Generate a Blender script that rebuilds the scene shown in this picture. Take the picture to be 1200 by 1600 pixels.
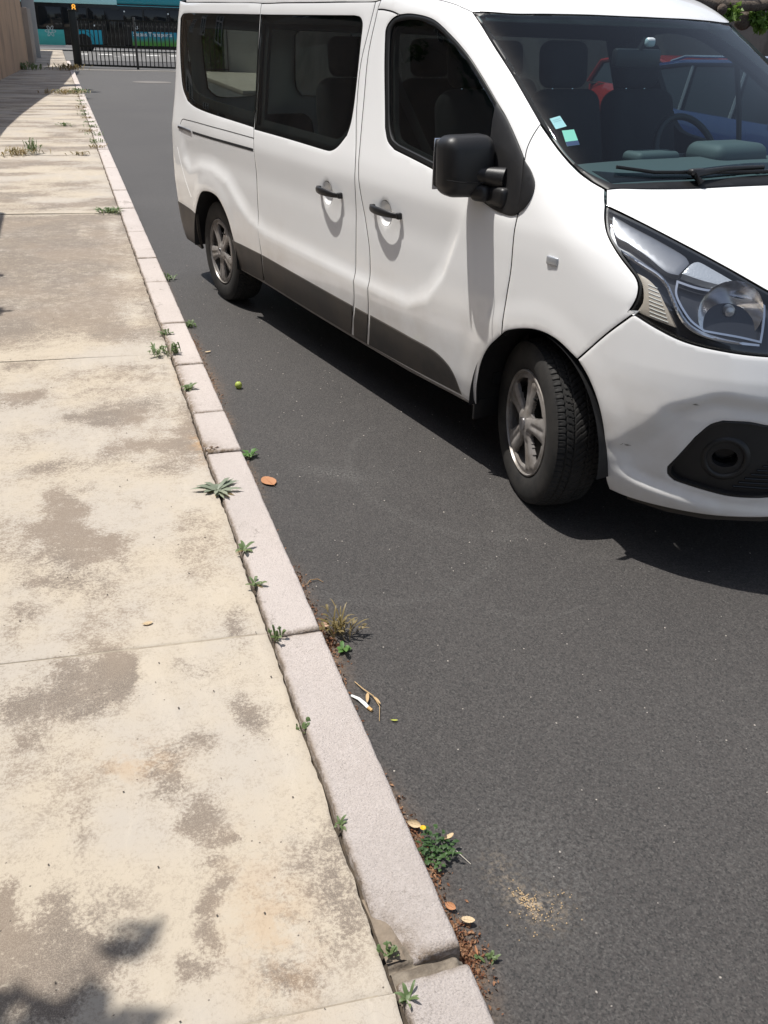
import bpy, bmesh, math, random
import numpy as np
from mathutils import Vector, Matrix
from mathutils.geometry import delaunay_2d_cdt
random.seed(7); RNG = np.random.default_rng(7)
R = math.radians
for o in list(bpy.data.objects): bpy.data.objects.remove(o)
scene = bpy.context.scene; COL = scene.collection

# ---------------------------------------------------------------- camera
cam_d = bpy.data.cameras.new('camera'); cam = bpy.data.objects.new('camera', cam_d); COL.objects.link(cam)
cam_d.sensor_fit = 'HORIZONTAL'; cam_d.sensor_width = 36; cam_d.lens = 36*1417.3/1200
cam_d.clip_start = .05; cam_d.clip_end = 3000
_pi, _ro, _ya = R(27.981), R(1.775), R(18.694)
_fw = Vector((math.sin(_ya)*math.cos(_pi), math.cos(_ya)*math.cos(_pi), -math.sin(_pi)))
_r = Vector((math.cos(_ya), -math.sin(_ya), 0)); _u = _r.cross(_fw)
_r2 = math.cos(_ro)*_r+math.sin(_ro)*_u; _u2 = -math.sin(_ro)*_r+math.cos(_ro)*_u
_m = Matrix((_r2, _u2, -_fw)).transposed().to_4x4(); _m.translation = Vector((0, 0, 1.7102))
cam.matrix_world = _m
scene.camera = cam

# ---------------------------------------------------------------- world, sun, exposure
SUN = Vector((-.300, .204, 1)).normalized()       # towards the sun
w = bpy.data.worlds.new('World'); scene.world = w; w.use_nodes = True
nt = w.node_tree; bg = nt.nodes['Background']
sky = nt.nodes.new('ShaderNodeTexSky'); sky.sky_type = 'NISHITA'; sky.sun_disc = False
sky.sun_elevation = math.asin(SUN.z); sky.sun_rotation = math.atan2(SUN.x, SUN.y)
sky.air_density = 1.0; sky.dust_density = 1.2; sky.altitude = 50
hs = nt.nodes.new('ShaderNodeHueSaturation'); hs.inputs['Saturation'].default_value = .62      # hazy, whitish summer sky
nt.links.new(sky.outputs[0], hs.inputs['Color']); nt.links.new(hs.outputs[0], bg.inputs[0]); bg.inputs[1].default_value = .13
sd = bpy.data.lights.new('sun', 'SUN'); sd.energy = 4.5; sd.angle = R(.55); sd.color = (1, .965, .91)
so = bpy.data.objects.new('sun', sd); COL.objects.link(so)
so.rotation_euler = (-SUN).to_track_quat('-Z', 'Y').to_euler()
scene.view_settings.view_transform = 'Standard'; scene.view_settings.look = 'None'
scene.view_settings.exposure = 0.22; scene.view_settings.gamma = 1

# ---------------------------------------------------------------- helpers
def tag(o, label=None, cat=None, group=None, kind=None):
    if label: o['label'] = label
    if cat: o['category'] = cat
    if group: o['group'] = group
    if kind: o['kind'] = kind
    return o
def empty(name, loc=(0, 0, 0), rz=0, **k):
    o = bpy.data.objects.new(name, None); COL.objects.link(o); o.location = loc; o.rotation_euler = (0, 0, rz)
    o.empty_display_size = .1
    return tag(o, **k)
def finish(name, me, mat, parent=None, ang=35, **k):
    if mat is not None:
        for m in (mat if isinstance(mat, (list, tuple)) else [mat]): me.materials.append(m)
    me.shade_smooth()
    if ang < 180: me.set_sharp_from_angle(angle=R(ang))
    o = bpy.data.objects.new(name, me); COL.objects.link(o)
    if parent is not None: o.parent = parent
    return tag(o, **k)
def obj(name, bm, mat, parent=None, ang=35, **k):
    me = bpy.data.meshes.new(name); bm.to_mesh(me); bm.free()
    return finish(name, me, mat, parent, ang, **k)
def pyobj(name, V, F, mat, parent=None, ang=35, **k):
    me = bpy.data.meshes.new(name); me.from_pydata([tuple(map(float, v)) for v in V], [], [tuple(int(i) for i in f) for f in F]); me.update()
    return finish(name, me, mat, parent, ang, **k)
def BM(): return bmesh.new()
def box(bm, c, s, bev=0, rot=None, seg=2, taper=None):
    r = bmesh.ops.create_cube(bm, size=1); vs = r['verts']
    for v in vs:
        v.co = Vector((v.co.x*s[0], v.co.y*s[1], v.co.z*s[2]))
        if taper and v.co.z > 0: v.co.x *= taper[0]; v.co.y *= taper[1]
    if bev:
        es = list({e for v in vs for e in v.link_edges})
        q = bmesh.ops.bevel(bm, geom=vs+es, offset=bev, segments=seg, profile=.5, affect='EDGES')
        vs = list({v for f in q['faces'] for v in f.verts} | {v for v in vs if v.is_valid})
    M = Matrix.Translation(c) @ (rot.to_4x4() if rot is not None else Matrix())
    for v in vs: v.co = M @ v.co
    return vs
def rotm(x=0, y=0, z=0): return Matrix.Rotation(R(z), 3, 'Z') @ Matrix.Rotation(R(y), 3, 'Y') @ Matrix.Rotation(R(x), 3, 'X')
def tube(bm, pts, r, n=8, caps=True, flat=1.0):
    pts = [Vector(p) for p in pts]; rings = []
    rr = r if isinstance(r, (list, tuple)) else [r]*len(pts)
    prev = None
    for i, p in enumerate(pts):
        t = (pts[min(i+1, len(pts)-1)]-pts[max(i-1, 0)]).normalized()
        if prev is None:
            a = t.orthogonal().normalized()
            if abs(t.z) < .9: a = t.cross(Vector((0, 0, 1))).normalized()
        else: a = (prev-t*prev.dot(t)).normalized()
        prev = a; b = t.cross(a)
        rings.append([bm.verts.new(p+rr[i]*(math.cos(2*math.pi*k/n)*a+flat*math.sin(2*math.pi*k/n)*b)) for k in range(n)])
    for A, B in zip(rings[:-1], rings[1:]):
        for k in range(n): bm.faces.new((A[k], A[(k+1) % n], B[(k+1) % n], B[k]))
    if caps: bm.faces.new(rings[0][::-1]); bm.faces.new(rings[-1])
    return rings
def lathe(bm, prof, n=48, M=None, close=False):
    """profile of (radius, x) spun about the X axis"""
    M = M or Matrix(); rings = []
    for r, x in prof:
        rings.append([bm.verts.new(M @ Vector((x, r*math.cos(2*math.pi*k/n), r*math.sin(2*math.pi*k/n)))) for k in range(n)])
    for A, B in zip(rings[:-1], rings[1:]):
        for k in range(n): bm.faces.new((A[k], B[k], B[(k+1) % n], A[(k+1) % n]))
    return rings
def prism(bm, poly, z0, z1, M=None):
    M = M or Matrix()
    a = [bm.verts.new(M @ Vector((p[0], p[1], z0))) for p in poly]; b = [bm.verts.new(M @ Vector((p[0], p[1], z1))) for p in poly]
    n = len(poly)
    bm.faces.new(a[::-1]); bm.faces.new(b)
    for i in range(n): bm.faces.new((a[i], a[(i+1) % n], b[(i+1) % n], b[i]))
def catmull(p, step=.012):
    p = [np.array(q, float) for q in p]
    if len(p) == 2:
        n = max(1, int(np.linalg.norm(p[1]-p[0])/step)); return [p[0]+(p[1]-p[0])*i/n for i in range(n+1)]
    P = [2*p[0]-p[1]]+p+[2*p[-1]-p[-2]]; out = []
    for i in range(1, len(P)-2):
        a, b, c, d = P[i-1:i+3]; n = max(1, int(np.linalg.norm(c-b)/step))
        # centripetal
        t0 = 0; t1 = t0+max(np.linalg.norm(b-a), 1e-6)**.5; t2 = t1+max(np.linalg.norm(c-b), 1e-6)**.5; t3 = t2+max(np.linalg.norm(d-c), 1e-6)**.5
        for j in range(n):
            t = t1+(t2-t1)*j/n
            A1 = (t1-t)/(t1-t0)*a+(t-t0)/(t1-t0)*b; A2 = (t2-t)/(t2-t1)*b+(t-t1)/(t2-t1)*c; A3 = (t3-t)/(t3-t2)*c+(t-t2)/(t3-t2)*d
            B1 = (t2-t)/(t2-t0)*A1+(t-t0)/(t2-t0)*A2; B2 = (t3-t)/(t3-t1)*A2+(t-t1)/(t3-t1)*A3
            out.append((t2-t)/(t2-t1)*B1+(t-t1)/(t2-t1)*B2)
    out.append(p[-1]); return out

# ---------------------------------------------------------------- materials
def mat(name, col=(.5, .5, .5), rough=.5, metal=0., coat=0., spec=.5, bump=None, var=None, trans=0., ior=1.45, emit=None, alpha=1., sheen=0.):
    m = bpy.data.materials.new(name); m.use_nodes = True; t = m.node_tree; b = t.nodes['Principled BSDF']
    b.inputs['Base Color'].default_value = (*col, 1); b.inputs['Roughness'].default_value = rough; b.inputs['Metallic'].default_value = metal
    b.inputs['Coat Weight'].default_value = coat; b.inputs['Coat Roughness'].default_value = .04; b.inputs['Specular IOR Level'].default_value = spec
    b.inputs['Transmission Weight'].default_value = trans; b.inputs['IOR'].default_value = ior; b.inputs['Alpha'].default_value = alpha
    tc = t.nodes.new('ShaderNodeTexCoord')
    if var:                                   # (scale, amount, second colour)
        n = t.nodes.new('ShaderNodeTexNoise'); n.inputs['Scale'].default_value = var[0]; n.inputs['Detail'].default_value = 8; n.inputs['Roughness'].default_value = .65
        t.links.new(tc.outputs['Object'], n.inputs['Vector'])
        cr = t.nodes.new('ShaderNodeMapRange'); cr.inputs[1].default_value = .38; cr.inputs[2].default_value = .66; cr.inputs[4].default_value = var[1]
        t.links.new(n.outputs['Fac'], cr.inputs[0])
        mx = t.nodes.new('ShaderNodeMix'); mx.data_type = 'RGBA'; mx.inputs[6].default_value = (*col, 1); mx.inputs[7].default_value = (*var[2], 1)
        t.links.new(cr.outputs[0], mx.inputs[0]); t.links.new(mx.outputs[2], b.inputs['Base Color'])
    if bump:                                  # (scale, distance)
        n = t.nodes.new('ShaderNodeTexNoise'); n.inputs['Scale'].default_value = bump[0]; n.inputs['Detail'].default_value = 4
        t.links.new(tc.outputs['Object'], n.inputs['Vector'])
        bp = t.nodes.new('ShaderNodeBump'); bp.inputs['Distance'].default_value = bump[1]; bp.inputs['Strength'].default_value = 1
        t.links.new(n.outputs['Fac'], bp.inputs['Height']); t.links.new(bp.outputs[0], b.inputs['Normal'])
    if emit: b.inputs['Emission Color'].default_value = (*emit[0], 1); b.inputs['Emission Strength'].default_value = emit[1]
    return m
def glassmat(name, tint, refl=1.0):
    """thin pane: tinted see-through plus a Fresnel reflection"""
    m = bpy.data.materials.new(name); m.use_nodes = True; t = m.node_tree; t.nodes.clear()
    out = t.nodes.new('ShaderNodeOutputMaterial'); tr = t.nodes.new('ShaderNodeBsdfTransparent'); gl = t.nodes.new('ShaderNodeBsdfGlossy')
    tr.inputs[0].default_value = (*tint, 1); gl.inputs['Roughness'].default_value = .015; gl.inputs[0].default_value = (.95, .97, 1, 1)
    fr = t.nodes.new('ShaderNodeFresnel'); fr.inputs[0].default_value = 1.5
    mu = t.nodes.new('ShaderNodeMath'); mu.operation = 'MULTIPLY'; mu.inputs[1].default_value = refl
    ge = t.nodes.new('ShaderNodeNewGeometry'); ir = t.nodes.new('ShaderNodeMapRange'); ir.inputs[3].default_value = 1.5; ir.inputs[4].default_value = 1/1.5     # same reflection from either side of a thin pane
    t.links.new(ge.outputs['Backfacing'], ir.inputs[0]); t.links.new(ir.outputs[0], fr.inputs[0])
    mx = t.nodes.new('ShaderNodeMixShader')
    t.links.new(fr.outputs[0], mu.inputs[0]); t.links.new(mu.outputs[0], mx.inputs[0]); t.links.new(tr.outputs[0], mx.inputs[1]); t.links.new(gl.outputs[0], mx.inputs[2])
    t.links.new(mx.outputs[0], out.inputs[0]); return m
class NT:
    """tiny node builder"""
    def __init__(s, name):
        s.m = bpy.data.materials.new(name); s.m.use_nodes = True; s.t = s.m.node_tree; s.b = s.t.nodes['Principled BSDF']
        s.tc = s.t.nodes.new('ShaderNodeTexCoord').outputs['Object']
    def link(s, a, b): s.t.links.new(a, b)
    def noise(s, sc, det=4, ro=.5, vec=None, dist=0):
        n = s.t.nodes.new('ShaderNodeTexNoise'); n.inputs['Scale'].default_value = sc; n.inputs['Detail'].default_value = det; n.inputs['Roughness'].default_value = ro; n.inputs['Distortion'].default_value = dist
        s.link(vec or s.tc, n.inputs['Vector']); return n.outputs['Fac']
    def vor(s, sc, feat='F1', out='Distance', vec=None, rnd=1):
        n = s.t.nodes.new('ShaderNodeTexVoronoi'); n.feature = feat; n.inputs['Scale'].default_value = sc; n.inputs['Randomness'].default_value = rnd
        s.link(vec or s.tc, n.inputs['Vector']); return n.outputs[out]
    def rng(s, v, a, b, c=0., d=1.):
        n = s.t.nodes.new('ShaderNodeMapRange'); n.interpolation_type = 'SMOOTHSTEP'
        for i, q in ((1, a), (2, b), (3, c), (4, d)): n.inputs[i].default_value = q
        s.link(v, n.inputs[0]); return n.outputs[0]
    def math(s, op, a, b=None, c=None):
        n = s.t.nodes.new('ShaderNodeMath'); n.operation = op
        for i, q in enumerate((a, b, c)):
            if q is None: continue
            if isinstance(q, (int, float)): n.inputs[i].default_value = q
            else: s.link(q, n.inputs[i])
        return n.outputs[0]
    def mix(s, f, a, b, mode='MIX'):
        n = s.t.nodes.new('ShaderNodeMix'); n.data_type = 'RGBA'; n.blend_type = mode
        for i, q in ((0, f), (6, a), (7, b)):
            if isinstance(q, (int, float)): n.inputs[i].default_value = q
            elif isinstance(q, tuple): n.inputs[i].default_value = (*q, 1)
            else: s.link(q, n.inputs[i])
        return n.outputs[2]
    def attr(s, name):
        n = s.t.nodes.new('ShaderNodeAttribute'); n.attribute_name = name; return n.outputs['Fac']
    def mapping(s, sc=(1, 1, 1), rot=(0, 0, 0)):
        n = s.t.nodes.new('ShaderNodeMapping'); n.inputs['Scale'].default_value = sc; n.inputs['Rotation'].default_value = rot; s.link(s.tc, n.inputs[0]); return n.outputs[0]
    def bump(s, h, dist, prev=None, strength=1.):
        n = s.t.nodes.new('ShaderNodeBump'); n.inputs['Distance'].default_value = dist; n.inputs['Strength'].default_value = strength
        s.link(h, n.inputs['Height'])
        if prev is not None: s.link(prev, n.inputs['Normal'])
        return n.outputs[0]
    def done(s, col=None, rough=None, nrm=None, coat=None):
        if col is not None: s.link(col, s.b.inputs['Base Color'])
        if rough is not None:
            if isinstance(rough, (int, float)): s.b.inputs['Roughness'].default_value = rough
            else: s.link(rough, s.b.inputs['Roughness'])
        if nrm is not None: s.link(nrm, s.b.inputs['Normal'])
        return s.m
def m_paint():
    n = NT('van_white_paint')
    a = n.noise(2.2, 6, .6); g = n.noise(260, 2)
    sp = n.t.nodes.new('ShaderNodeSeparateXYZ'); n.link(n.tc, sp.inputs[0])
    low = n.rng(sp.outputs[2], .95, .3)                      # road film collects low on the doors
    d = n.math('MULTIPLY', n.math('MULTIPLY', low, n.rng(a, .35, .7)), .55)
    c = n.mix(n.math('ADD', d, .04), (.86, .86, .855), (.55, .49, .42))
    spots = n.rng(n.vor(38), .035, .02); c = n.mix(n.math('MULTIPLY', spots, n.rng(n.noise(7), .56, .62)), c, (.35, .31, .27))
    n.b.inputs['Coat Weight'].default_value = .75; n.b.inputs['Coat Roughness'].default_value = .06
    return n.done(c, n.rng(a, .3, .7, .30, .45), n.bump(g, .00004))
def m_asphalt():
    n = NT('asphalt')
    ag = n.vor(150); ag2 = n.vor(310); big = n.noise(.55, 5, .6); mid = n.noise(9, 5, .6); fine = n.noise(330, 4, .7); lump = n.noise(110, 5, .75)
    c = n.mix(n.rng(big, .3, .72), (.043, .038, .036), (.058, .0515, .048))
    c = n.mix(n.math('MULTIPLY', n.rng(mid, .45, .75), .35), c, (.070, .064, .059))
    cell = n.t.nodes.new('ShaderNodeTexVoronoi'); cell.inputs['Scale'].default_value = 230; n.link(n.tc, cell.inputs['Vector'])
    sp = n.t.nodes.new('ShaderNodeSeparateColor'); n.link(cell.outputs['Color'], sp.inputs[0])
    c = n.mix(n.math('MULTIPLY', n.rng(sp.outputs[0], .55, 1.), .55), c, (.105, .097, .09))
    c = n.mix(n.math('MULTIPLY', n.rng(sp.outputs[1], .55, .9), .75), c, (.016, .0155, .015))
    c = n.mix(n.math('MULTIPLY', n.rng(lump, .52, .66), .55), c, (.020, .019, .0185))
    # pale chips here and there
    chip = n.t.nodes.new('ShaderNodeTexVoronoi'); chip.inputs['Scale'].default_value = 26; n.link(n.tc, chip.inputs['Vector'])
    s2 = n.t.nodes.new('ShaderNodeSeparateColor'); n.link(chip.outputs['Color'], s2.inputs[0])
    ch = n.math('MULTIPLY', n.rng(chip.outputs['Distance'], .085, .05), n.rng(s2.outputs[0], .90, .93))
    c = n.mix(ch, c, (.42, .38, .33))
    # scuffs, dust and the far grazing-light sheen from painted attributes
    du = n.math('MULTIPLY', n.attr('dust'), n.rng(n.noise(60, 4, .7), .45, .62)); c = n.mix(du, c, (.42, .33, .23))
    sc = n.math('MULTIPLY', n.attr('scuff_sheen'), n.rng(n.noise(90, 4, .7), .40, .65)); c = n.mix(sc, c, (.17, .165, .155))
    so = n.math('MULTIPLY', n.attr('soil'), n.rng(n.noise(45, 5, .7), .34, .60)); c = n.mix(so, c, (.23, .145, .085))
    b = n.bump(lump, .0032); b = n.bump(ag, .0016, b); b = n.bump(fine, .0009, b)
    return n.done(c, .72, b)
def m_concrete():
    n = NT('sidewalk_concrete')
    st = n.attr('stain')
    f = n.noise(120, 6, .8); g = n.noise(380, 3, .6); m_ = n.noise(30, 8, .78)
    pa = n.noise(9, 6, .7)
    v = n.math('ADD', n.math('MULTIPLY', n.math('SUBTRACT', f, .5), 2.6), n.math('MULTIPLY', n.math('SUBTRACT', m_, .5), 2.6))
    v = n.math('ADD', v, n.math('MULTIPLY', n.math('SUBTRACT', g, .5), 2.2))
    v = n.math('ADD', n.math('ADD', v, n.math('MULTIPLY', n.math('SUBTRACT', pa, .5), 1.5)), n.math('MULTIPLY', st, .92))
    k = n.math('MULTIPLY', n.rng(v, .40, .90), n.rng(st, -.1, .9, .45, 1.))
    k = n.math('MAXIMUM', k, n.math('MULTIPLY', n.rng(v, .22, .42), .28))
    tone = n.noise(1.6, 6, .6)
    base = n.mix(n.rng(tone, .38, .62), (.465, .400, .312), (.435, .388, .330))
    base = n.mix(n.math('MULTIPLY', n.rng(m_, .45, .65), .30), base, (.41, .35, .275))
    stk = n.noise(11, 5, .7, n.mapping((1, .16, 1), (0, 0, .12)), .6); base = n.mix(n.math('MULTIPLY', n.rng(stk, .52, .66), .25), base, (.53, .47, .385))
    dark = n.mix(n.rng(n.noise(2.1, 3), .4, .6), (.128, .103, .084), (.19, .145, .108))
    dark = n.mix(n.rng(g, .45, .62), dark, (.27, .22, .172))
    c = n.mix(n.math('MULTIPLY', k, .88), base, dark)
    pit = n.rng(n.vor(42), .10, .04); pm = n.math('MULTIPLY', pit, n.rng(n.noise(6), .52, .6)); c = n.mix(n.math('MULTIPLY', pm, .8), c, (.10, .085, .07))
    cr = n.vor(2.7, 'DISTANCE_TO_EDGE', vec=n.mapping((1, 1, 1))); 
    vv = n.t.nodes.new('ShaderNodeTexVoronoi'); vv.feature = 'DISTANCE_TO_EDGE'; vv.inputs['Scale'].default_value = 7
    wn = n.t.nodes.new('ShaderNodeTexNoise'); wn.inputs['Scale'].default_value = 9; wn.inputs['Detail'].default_value = 6; n.link(n.tc, wn.inputs['Vector'])
    av = n.t.nodes.new('ShaderNodeVectorMath'); av.operation = 'MULTIPLY_ADD'; av.inputs[1].default_value = (.16, .16, .16); n.link(wn.outputs['Color'], av.inputs[0]); n.link(n.tc, av.inputs[2])
    n.link(av.outputs[0], vv.inputs['Vector'])
    ck = n.math('MULTIPLY', n.rng(vv.outputs['Distance'], .010, .002), n.rng(n.noise(1.1, 3), .5, .62)); c = n.mix(n.math('MULTIPLY', ck, .33), c, (.30, .25, .2))
    rust = n.math('MULTIPLY', n.attr('rust'), n.rng(n.noise(14, 6, .7), .38, .6)); c = n.mix(rust, c, (.42, .25, .11))
    b = n.bump(f, .0016); b = n.bump(g, .0006, b); b = n.bump(pm, .002, b)
    return n.done(c, .85, b)
def m_kerb():
    n = NT('kerb_granite')
    f = n.vor(190); g = n.noise(230, 8, .8); a = n.noise(5, 8, .7); big = n.noise(.9, 3)
    c = n.mix(n.rng(big, .35, .65), (.60, .53, .49), (.55, .49, .455))
    c = n.mix(n.math('MULTIPLY', n.rng(g, .46, .66), .45), c, (.30, .26, .23))
    c = n.mix(n.math('MULTIPLY', n.rng(f, .12, .04), .5), c, (.62, .57, .51))
    c = n.mix(n.math('MULTIPLY', n.rng(n.math('ADD', n.math('MULTIPLY', a, .6), n.math('MULTIPLY', g, .4)), .55, .68), .75), c, (.20, .165, .135))
    wm = n.noise(95, 5, .7); c = n.mix(n.math('MULTIPLY', n.rng(wm, .54, .66), .30), c, (.34, .30, .27)); c = n.mix(n.math('MULTIPLY', n.rng(wm, .44, .34), .30), c, (.70, .64, .59))
    sc_ = n.noise(7, 6, .8, n.mapping((1, .5, 1), (0, 0, .5))); c = n.mix(n.math('MULTIPLY', n.rng(sc_, .60, .64), .5), c, (.22, .185, .155))
    dirt = n.math('MULTIPLY', n.attr('dirt'), n.rng(n.noise(38, 7, .75), .32, .58)); c = n.mix(dirt, c, (.20, .145, .095))
    b = n.bump(g, .005); b = n.bump(f, .0016, b); b = n.bump(a, .005, b)
    return n.done(c, .85, b)
M = {}
M['paint'] = m_paint()
M['black'] = mat('black_plastic', (.012, .012, .013), .42, bump=(700, .0003), var=(6, .4, (.03, .028, .026)))
M['gloss'] = mat('gloss_black', (.008, .008, .009), .12)
M['mould'] = mat('grey_moulding', (.032, .030, .029), .5, bump=(900, .0003), var=(3, .8, (.075, .062, .05)))
M['rubber'] = mat('rubber_seal', (.008, .008, .008), .45)
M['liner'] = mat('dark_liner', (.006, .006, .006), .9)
M['trim'] = mat('cabin_trim', (.03, .032, .034), .7, var=(3, .5, (.045, .045, .045)))
M['trimlight'] = mat('pale_cabin_trim', (.22, .25, .25), .7)
M['dash'] = mat('dashboard_plastic', (.075, .09, .09), .62, bump=(500, .0004))
M['seat'] = mat('seat_cloth', (.014, .014, .016), .9, bump=(600, .0006), var=(4, .5, (.03, .03, .033)))
M['glass'] = glassmat('windscreen_glass', (.66, .80, .82), .62)
M['glass_side'] = glassmat('front_side_glass', (.38, .42, .41), .8)
M['glass_dark'] = glassmat('privacy_glass', (.42, .46, .44), .8)
M['lens'] = glassmat('lamp_lens', (.93, .95, .96), 1.3)
M['chrome'] = mat('chrome', (.72, .72, .74), .12, 1.)
M['satin'] = mat('satin_reflector', (.42, .42, .44), .28, 1.)
M['lampdark'] = mat('lamp_dark_bezel', (.035, .037, .045), .28, .3)
M['beige'] = mat('indicator_diffuser', (.46, .40, .33), .35)
M['clear'] = mat('clear_ribbed_plastic', (.50, .52, .55), .22, .5, bump=(160, .0012))
M['silver'] = mat('wheel_silver', (.36, .34, .325), .40, .35, var=(14, .8, (.17, .145, .12)), bump=(500, .0001))
M['steel'] = mat('dark_steel', (.03, .028, .027), .55, .6)
M['tyre'] = mat('tyre_rubber', (.016, .0155, .015), .75, bump=(600, .0003), var=(12, .7, (.042, .038, .034)))
M['white'] = mat('white_plastic', (.75, .75, .72), .5)
# ---------------------------------------------------------------- van body surface (van frame: x across, y rearward from the front axle, z up)
def smax(a, b, k):
    h = np.maximum(k-np.abs(a-b), 0)/k
    return np.maximum(a, b)+h*h*k*.25
def smin(a, b, k): return -smax(-a, -b, k)
def sstep(a, b, x):
    t = np.clip((x-a)/(b-a), 0, 1); return t*t*(3-2*t)
PZ = np.array([-.2, .10, .22, .30, .40, .55, .70, .85, 1.00, 1.08, 1.16, 1.25, 1.40, 1.60, 1.75, 1.88, 2.1])
PL = np.array([.80, .85, .895, .925, .947, .962, .970, .968, .962, .956, .938, .915, .878, .832, .797, .768, .70])
_zz = np.linspace(-.2, 2.1, 461)
_ll = np.interp(_zz, PZ, PL)
_ker = np.hanning(17); _ker /= _ker.sum()
_ll = np.convolve(np.pad(_ll, 8, mode='edge'), _ker, mode='valid')
def _segd(px, pz, poly):
    d = np.full(np.shape(px), 9.)
    for (ax, az), (bx, bz) in zip(poly[:-1], poly[1:]):
        vx, vz = bx-ax, bz-az
        t = np.clip(((px-ax)*vx+(pz-az)*vz)/(vx*vx+vz*vz), 0, 1)
        d = np.minimum(d, np.hypot(px-ax-t*vx, pz-az-t*vz))
    return d
def _inside(px, pz, poly):
    c = np.zeros(np.shape(px), bool); n = len(poly)
    for i in range(n):
        ax, az = poly[i]; bx, bz = poly[(i+1) % n]
        m = ((az > pz) != (bz > pz)) & (px < (bx-ax)*(pz-az)/((bz-az) if bz != az else 1e-9)+ax)
        c ^= m
    return c
# the hollow pressed into the doors: its sill (lower crease) and the rise at both ends
SC = [(-.02+.55, 1.30), (.58, .98), (.66, .80), (.78, .675), (.95, .61), (1.2, .60), (1.6, .605), (2.1, .615), (2.6, .62), (2.85, .66), (3.02, .74), (3.2, .83),
      (3.45, .87), (3.7, .86), (3.95, .80), (4.10, .86), (4.14, 1.0), (4.15, 1.3)]
SCP = SC
FOGP = [(.755, .625), (.80, .59), (.845, .43), (.835, .395), (.711, .365), (.55, .36), (.50, .48), (.55, .60)]
def halfw(y, z):
    w = np.interp(z, _zz, _ll)
    w = w-.05*sstep(3.4, 4.9, y)+.045*sstep(2.8, 4.2, y)*sstep(1.1, 1.8, z)-.015*sstep(.6, -.6, y)
    d = np.where(_inside(y, z, SCP), _segd(y, z, SC), 0)
    w = w-.019*(1-(1-np.clip(d/.10, 0, 1))**2.2)*sstep(1.18, .90, z)
    # wheel arch flares
    for cy in (0.02, 3.498):
        r = np.hypot(y-cy, z-.345)
        w = w+.005*sstep(.52, .43, r)
    return w
def body(P):
    x, y, z = P[..., 0], P[..., 1], P[..., 2]
    ax = np.abs(x)
    side = ax-halfw(y, z)
    fz = np.interp(z, [.1, .22, .32, .45, .6, .75, .95, 1.1, 1.5], [-.82, -.90, -.925, -.93, -.915, -.885, -.82, -.74, -.45])
    front = (fz+.12*x*x)-y
    hood = 1.23+.42*(y+.25)-.11*x*x
    ws = 1.23+.58*(y+.25)-.18*x*x
    roof = 1.975+.03*sstep(1.2, 2.0, y)-.05*x*x-.006*(y-2)**2-.06*sstep(2.0, .8, y)-.03*x*x*x*x
    top = smin(np.maximum(hood, ws), roof, .10)
    tp = (z-top)*np.where(y < 1, .88, 1.)
    rear = (y-4.46-.05*(z-.5)+.05*x*x)
    f = smax(side, front, .62)
    if np.any(y < -.3):                              # bumper pressed in round each fog lamp niche
        d = np.where(_inside(ax, z, FOGP), 0, _segd(ax, z, FOGP+FOGP[:1]))
        f = f+np.where(y < -.3, .021*sstep(.092, .030, d), 0)
    f = smax(f, tp, .15-.08*sstep(1.2, 2.2, y))
    f = smax(f, rear, .11)
    return f
def shoot(O, D, far=None, n=260, tmax=9., t0=0.):
    """first crossing from outside along O+tD, arrays of rays"""
    O = np.atleast_2d(O); D = np.atleast_2d(D); m = len(D)
    ts = np.linspace(t0, tmax, n)
    hit = np.full(m, np.nan); lo = np.zeros(m); hi = np.zeros(m); done = np.zeros(m, bool)
    prev = body(O+D*t0)
    for i in range(1, n):
        f = body(O+D*ts[i])
        k = (~done) & (f < 0) & (prev >= 0)
        lo[k] = ts[i-1]; hi[k] = ts[i]; done |= k
        prev = f
    for _ in range(22):
        mid = (lo+hi)/2; f = body(O+D*mid[:, None]); neg = f < 0
        hi = np.where(neg, mid, hi); lo = np.where(neg, lo, mid)
    P = O+D*((lo+hi)/2)[:, None]
    P[~done] = np.nan
    return P
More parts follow.
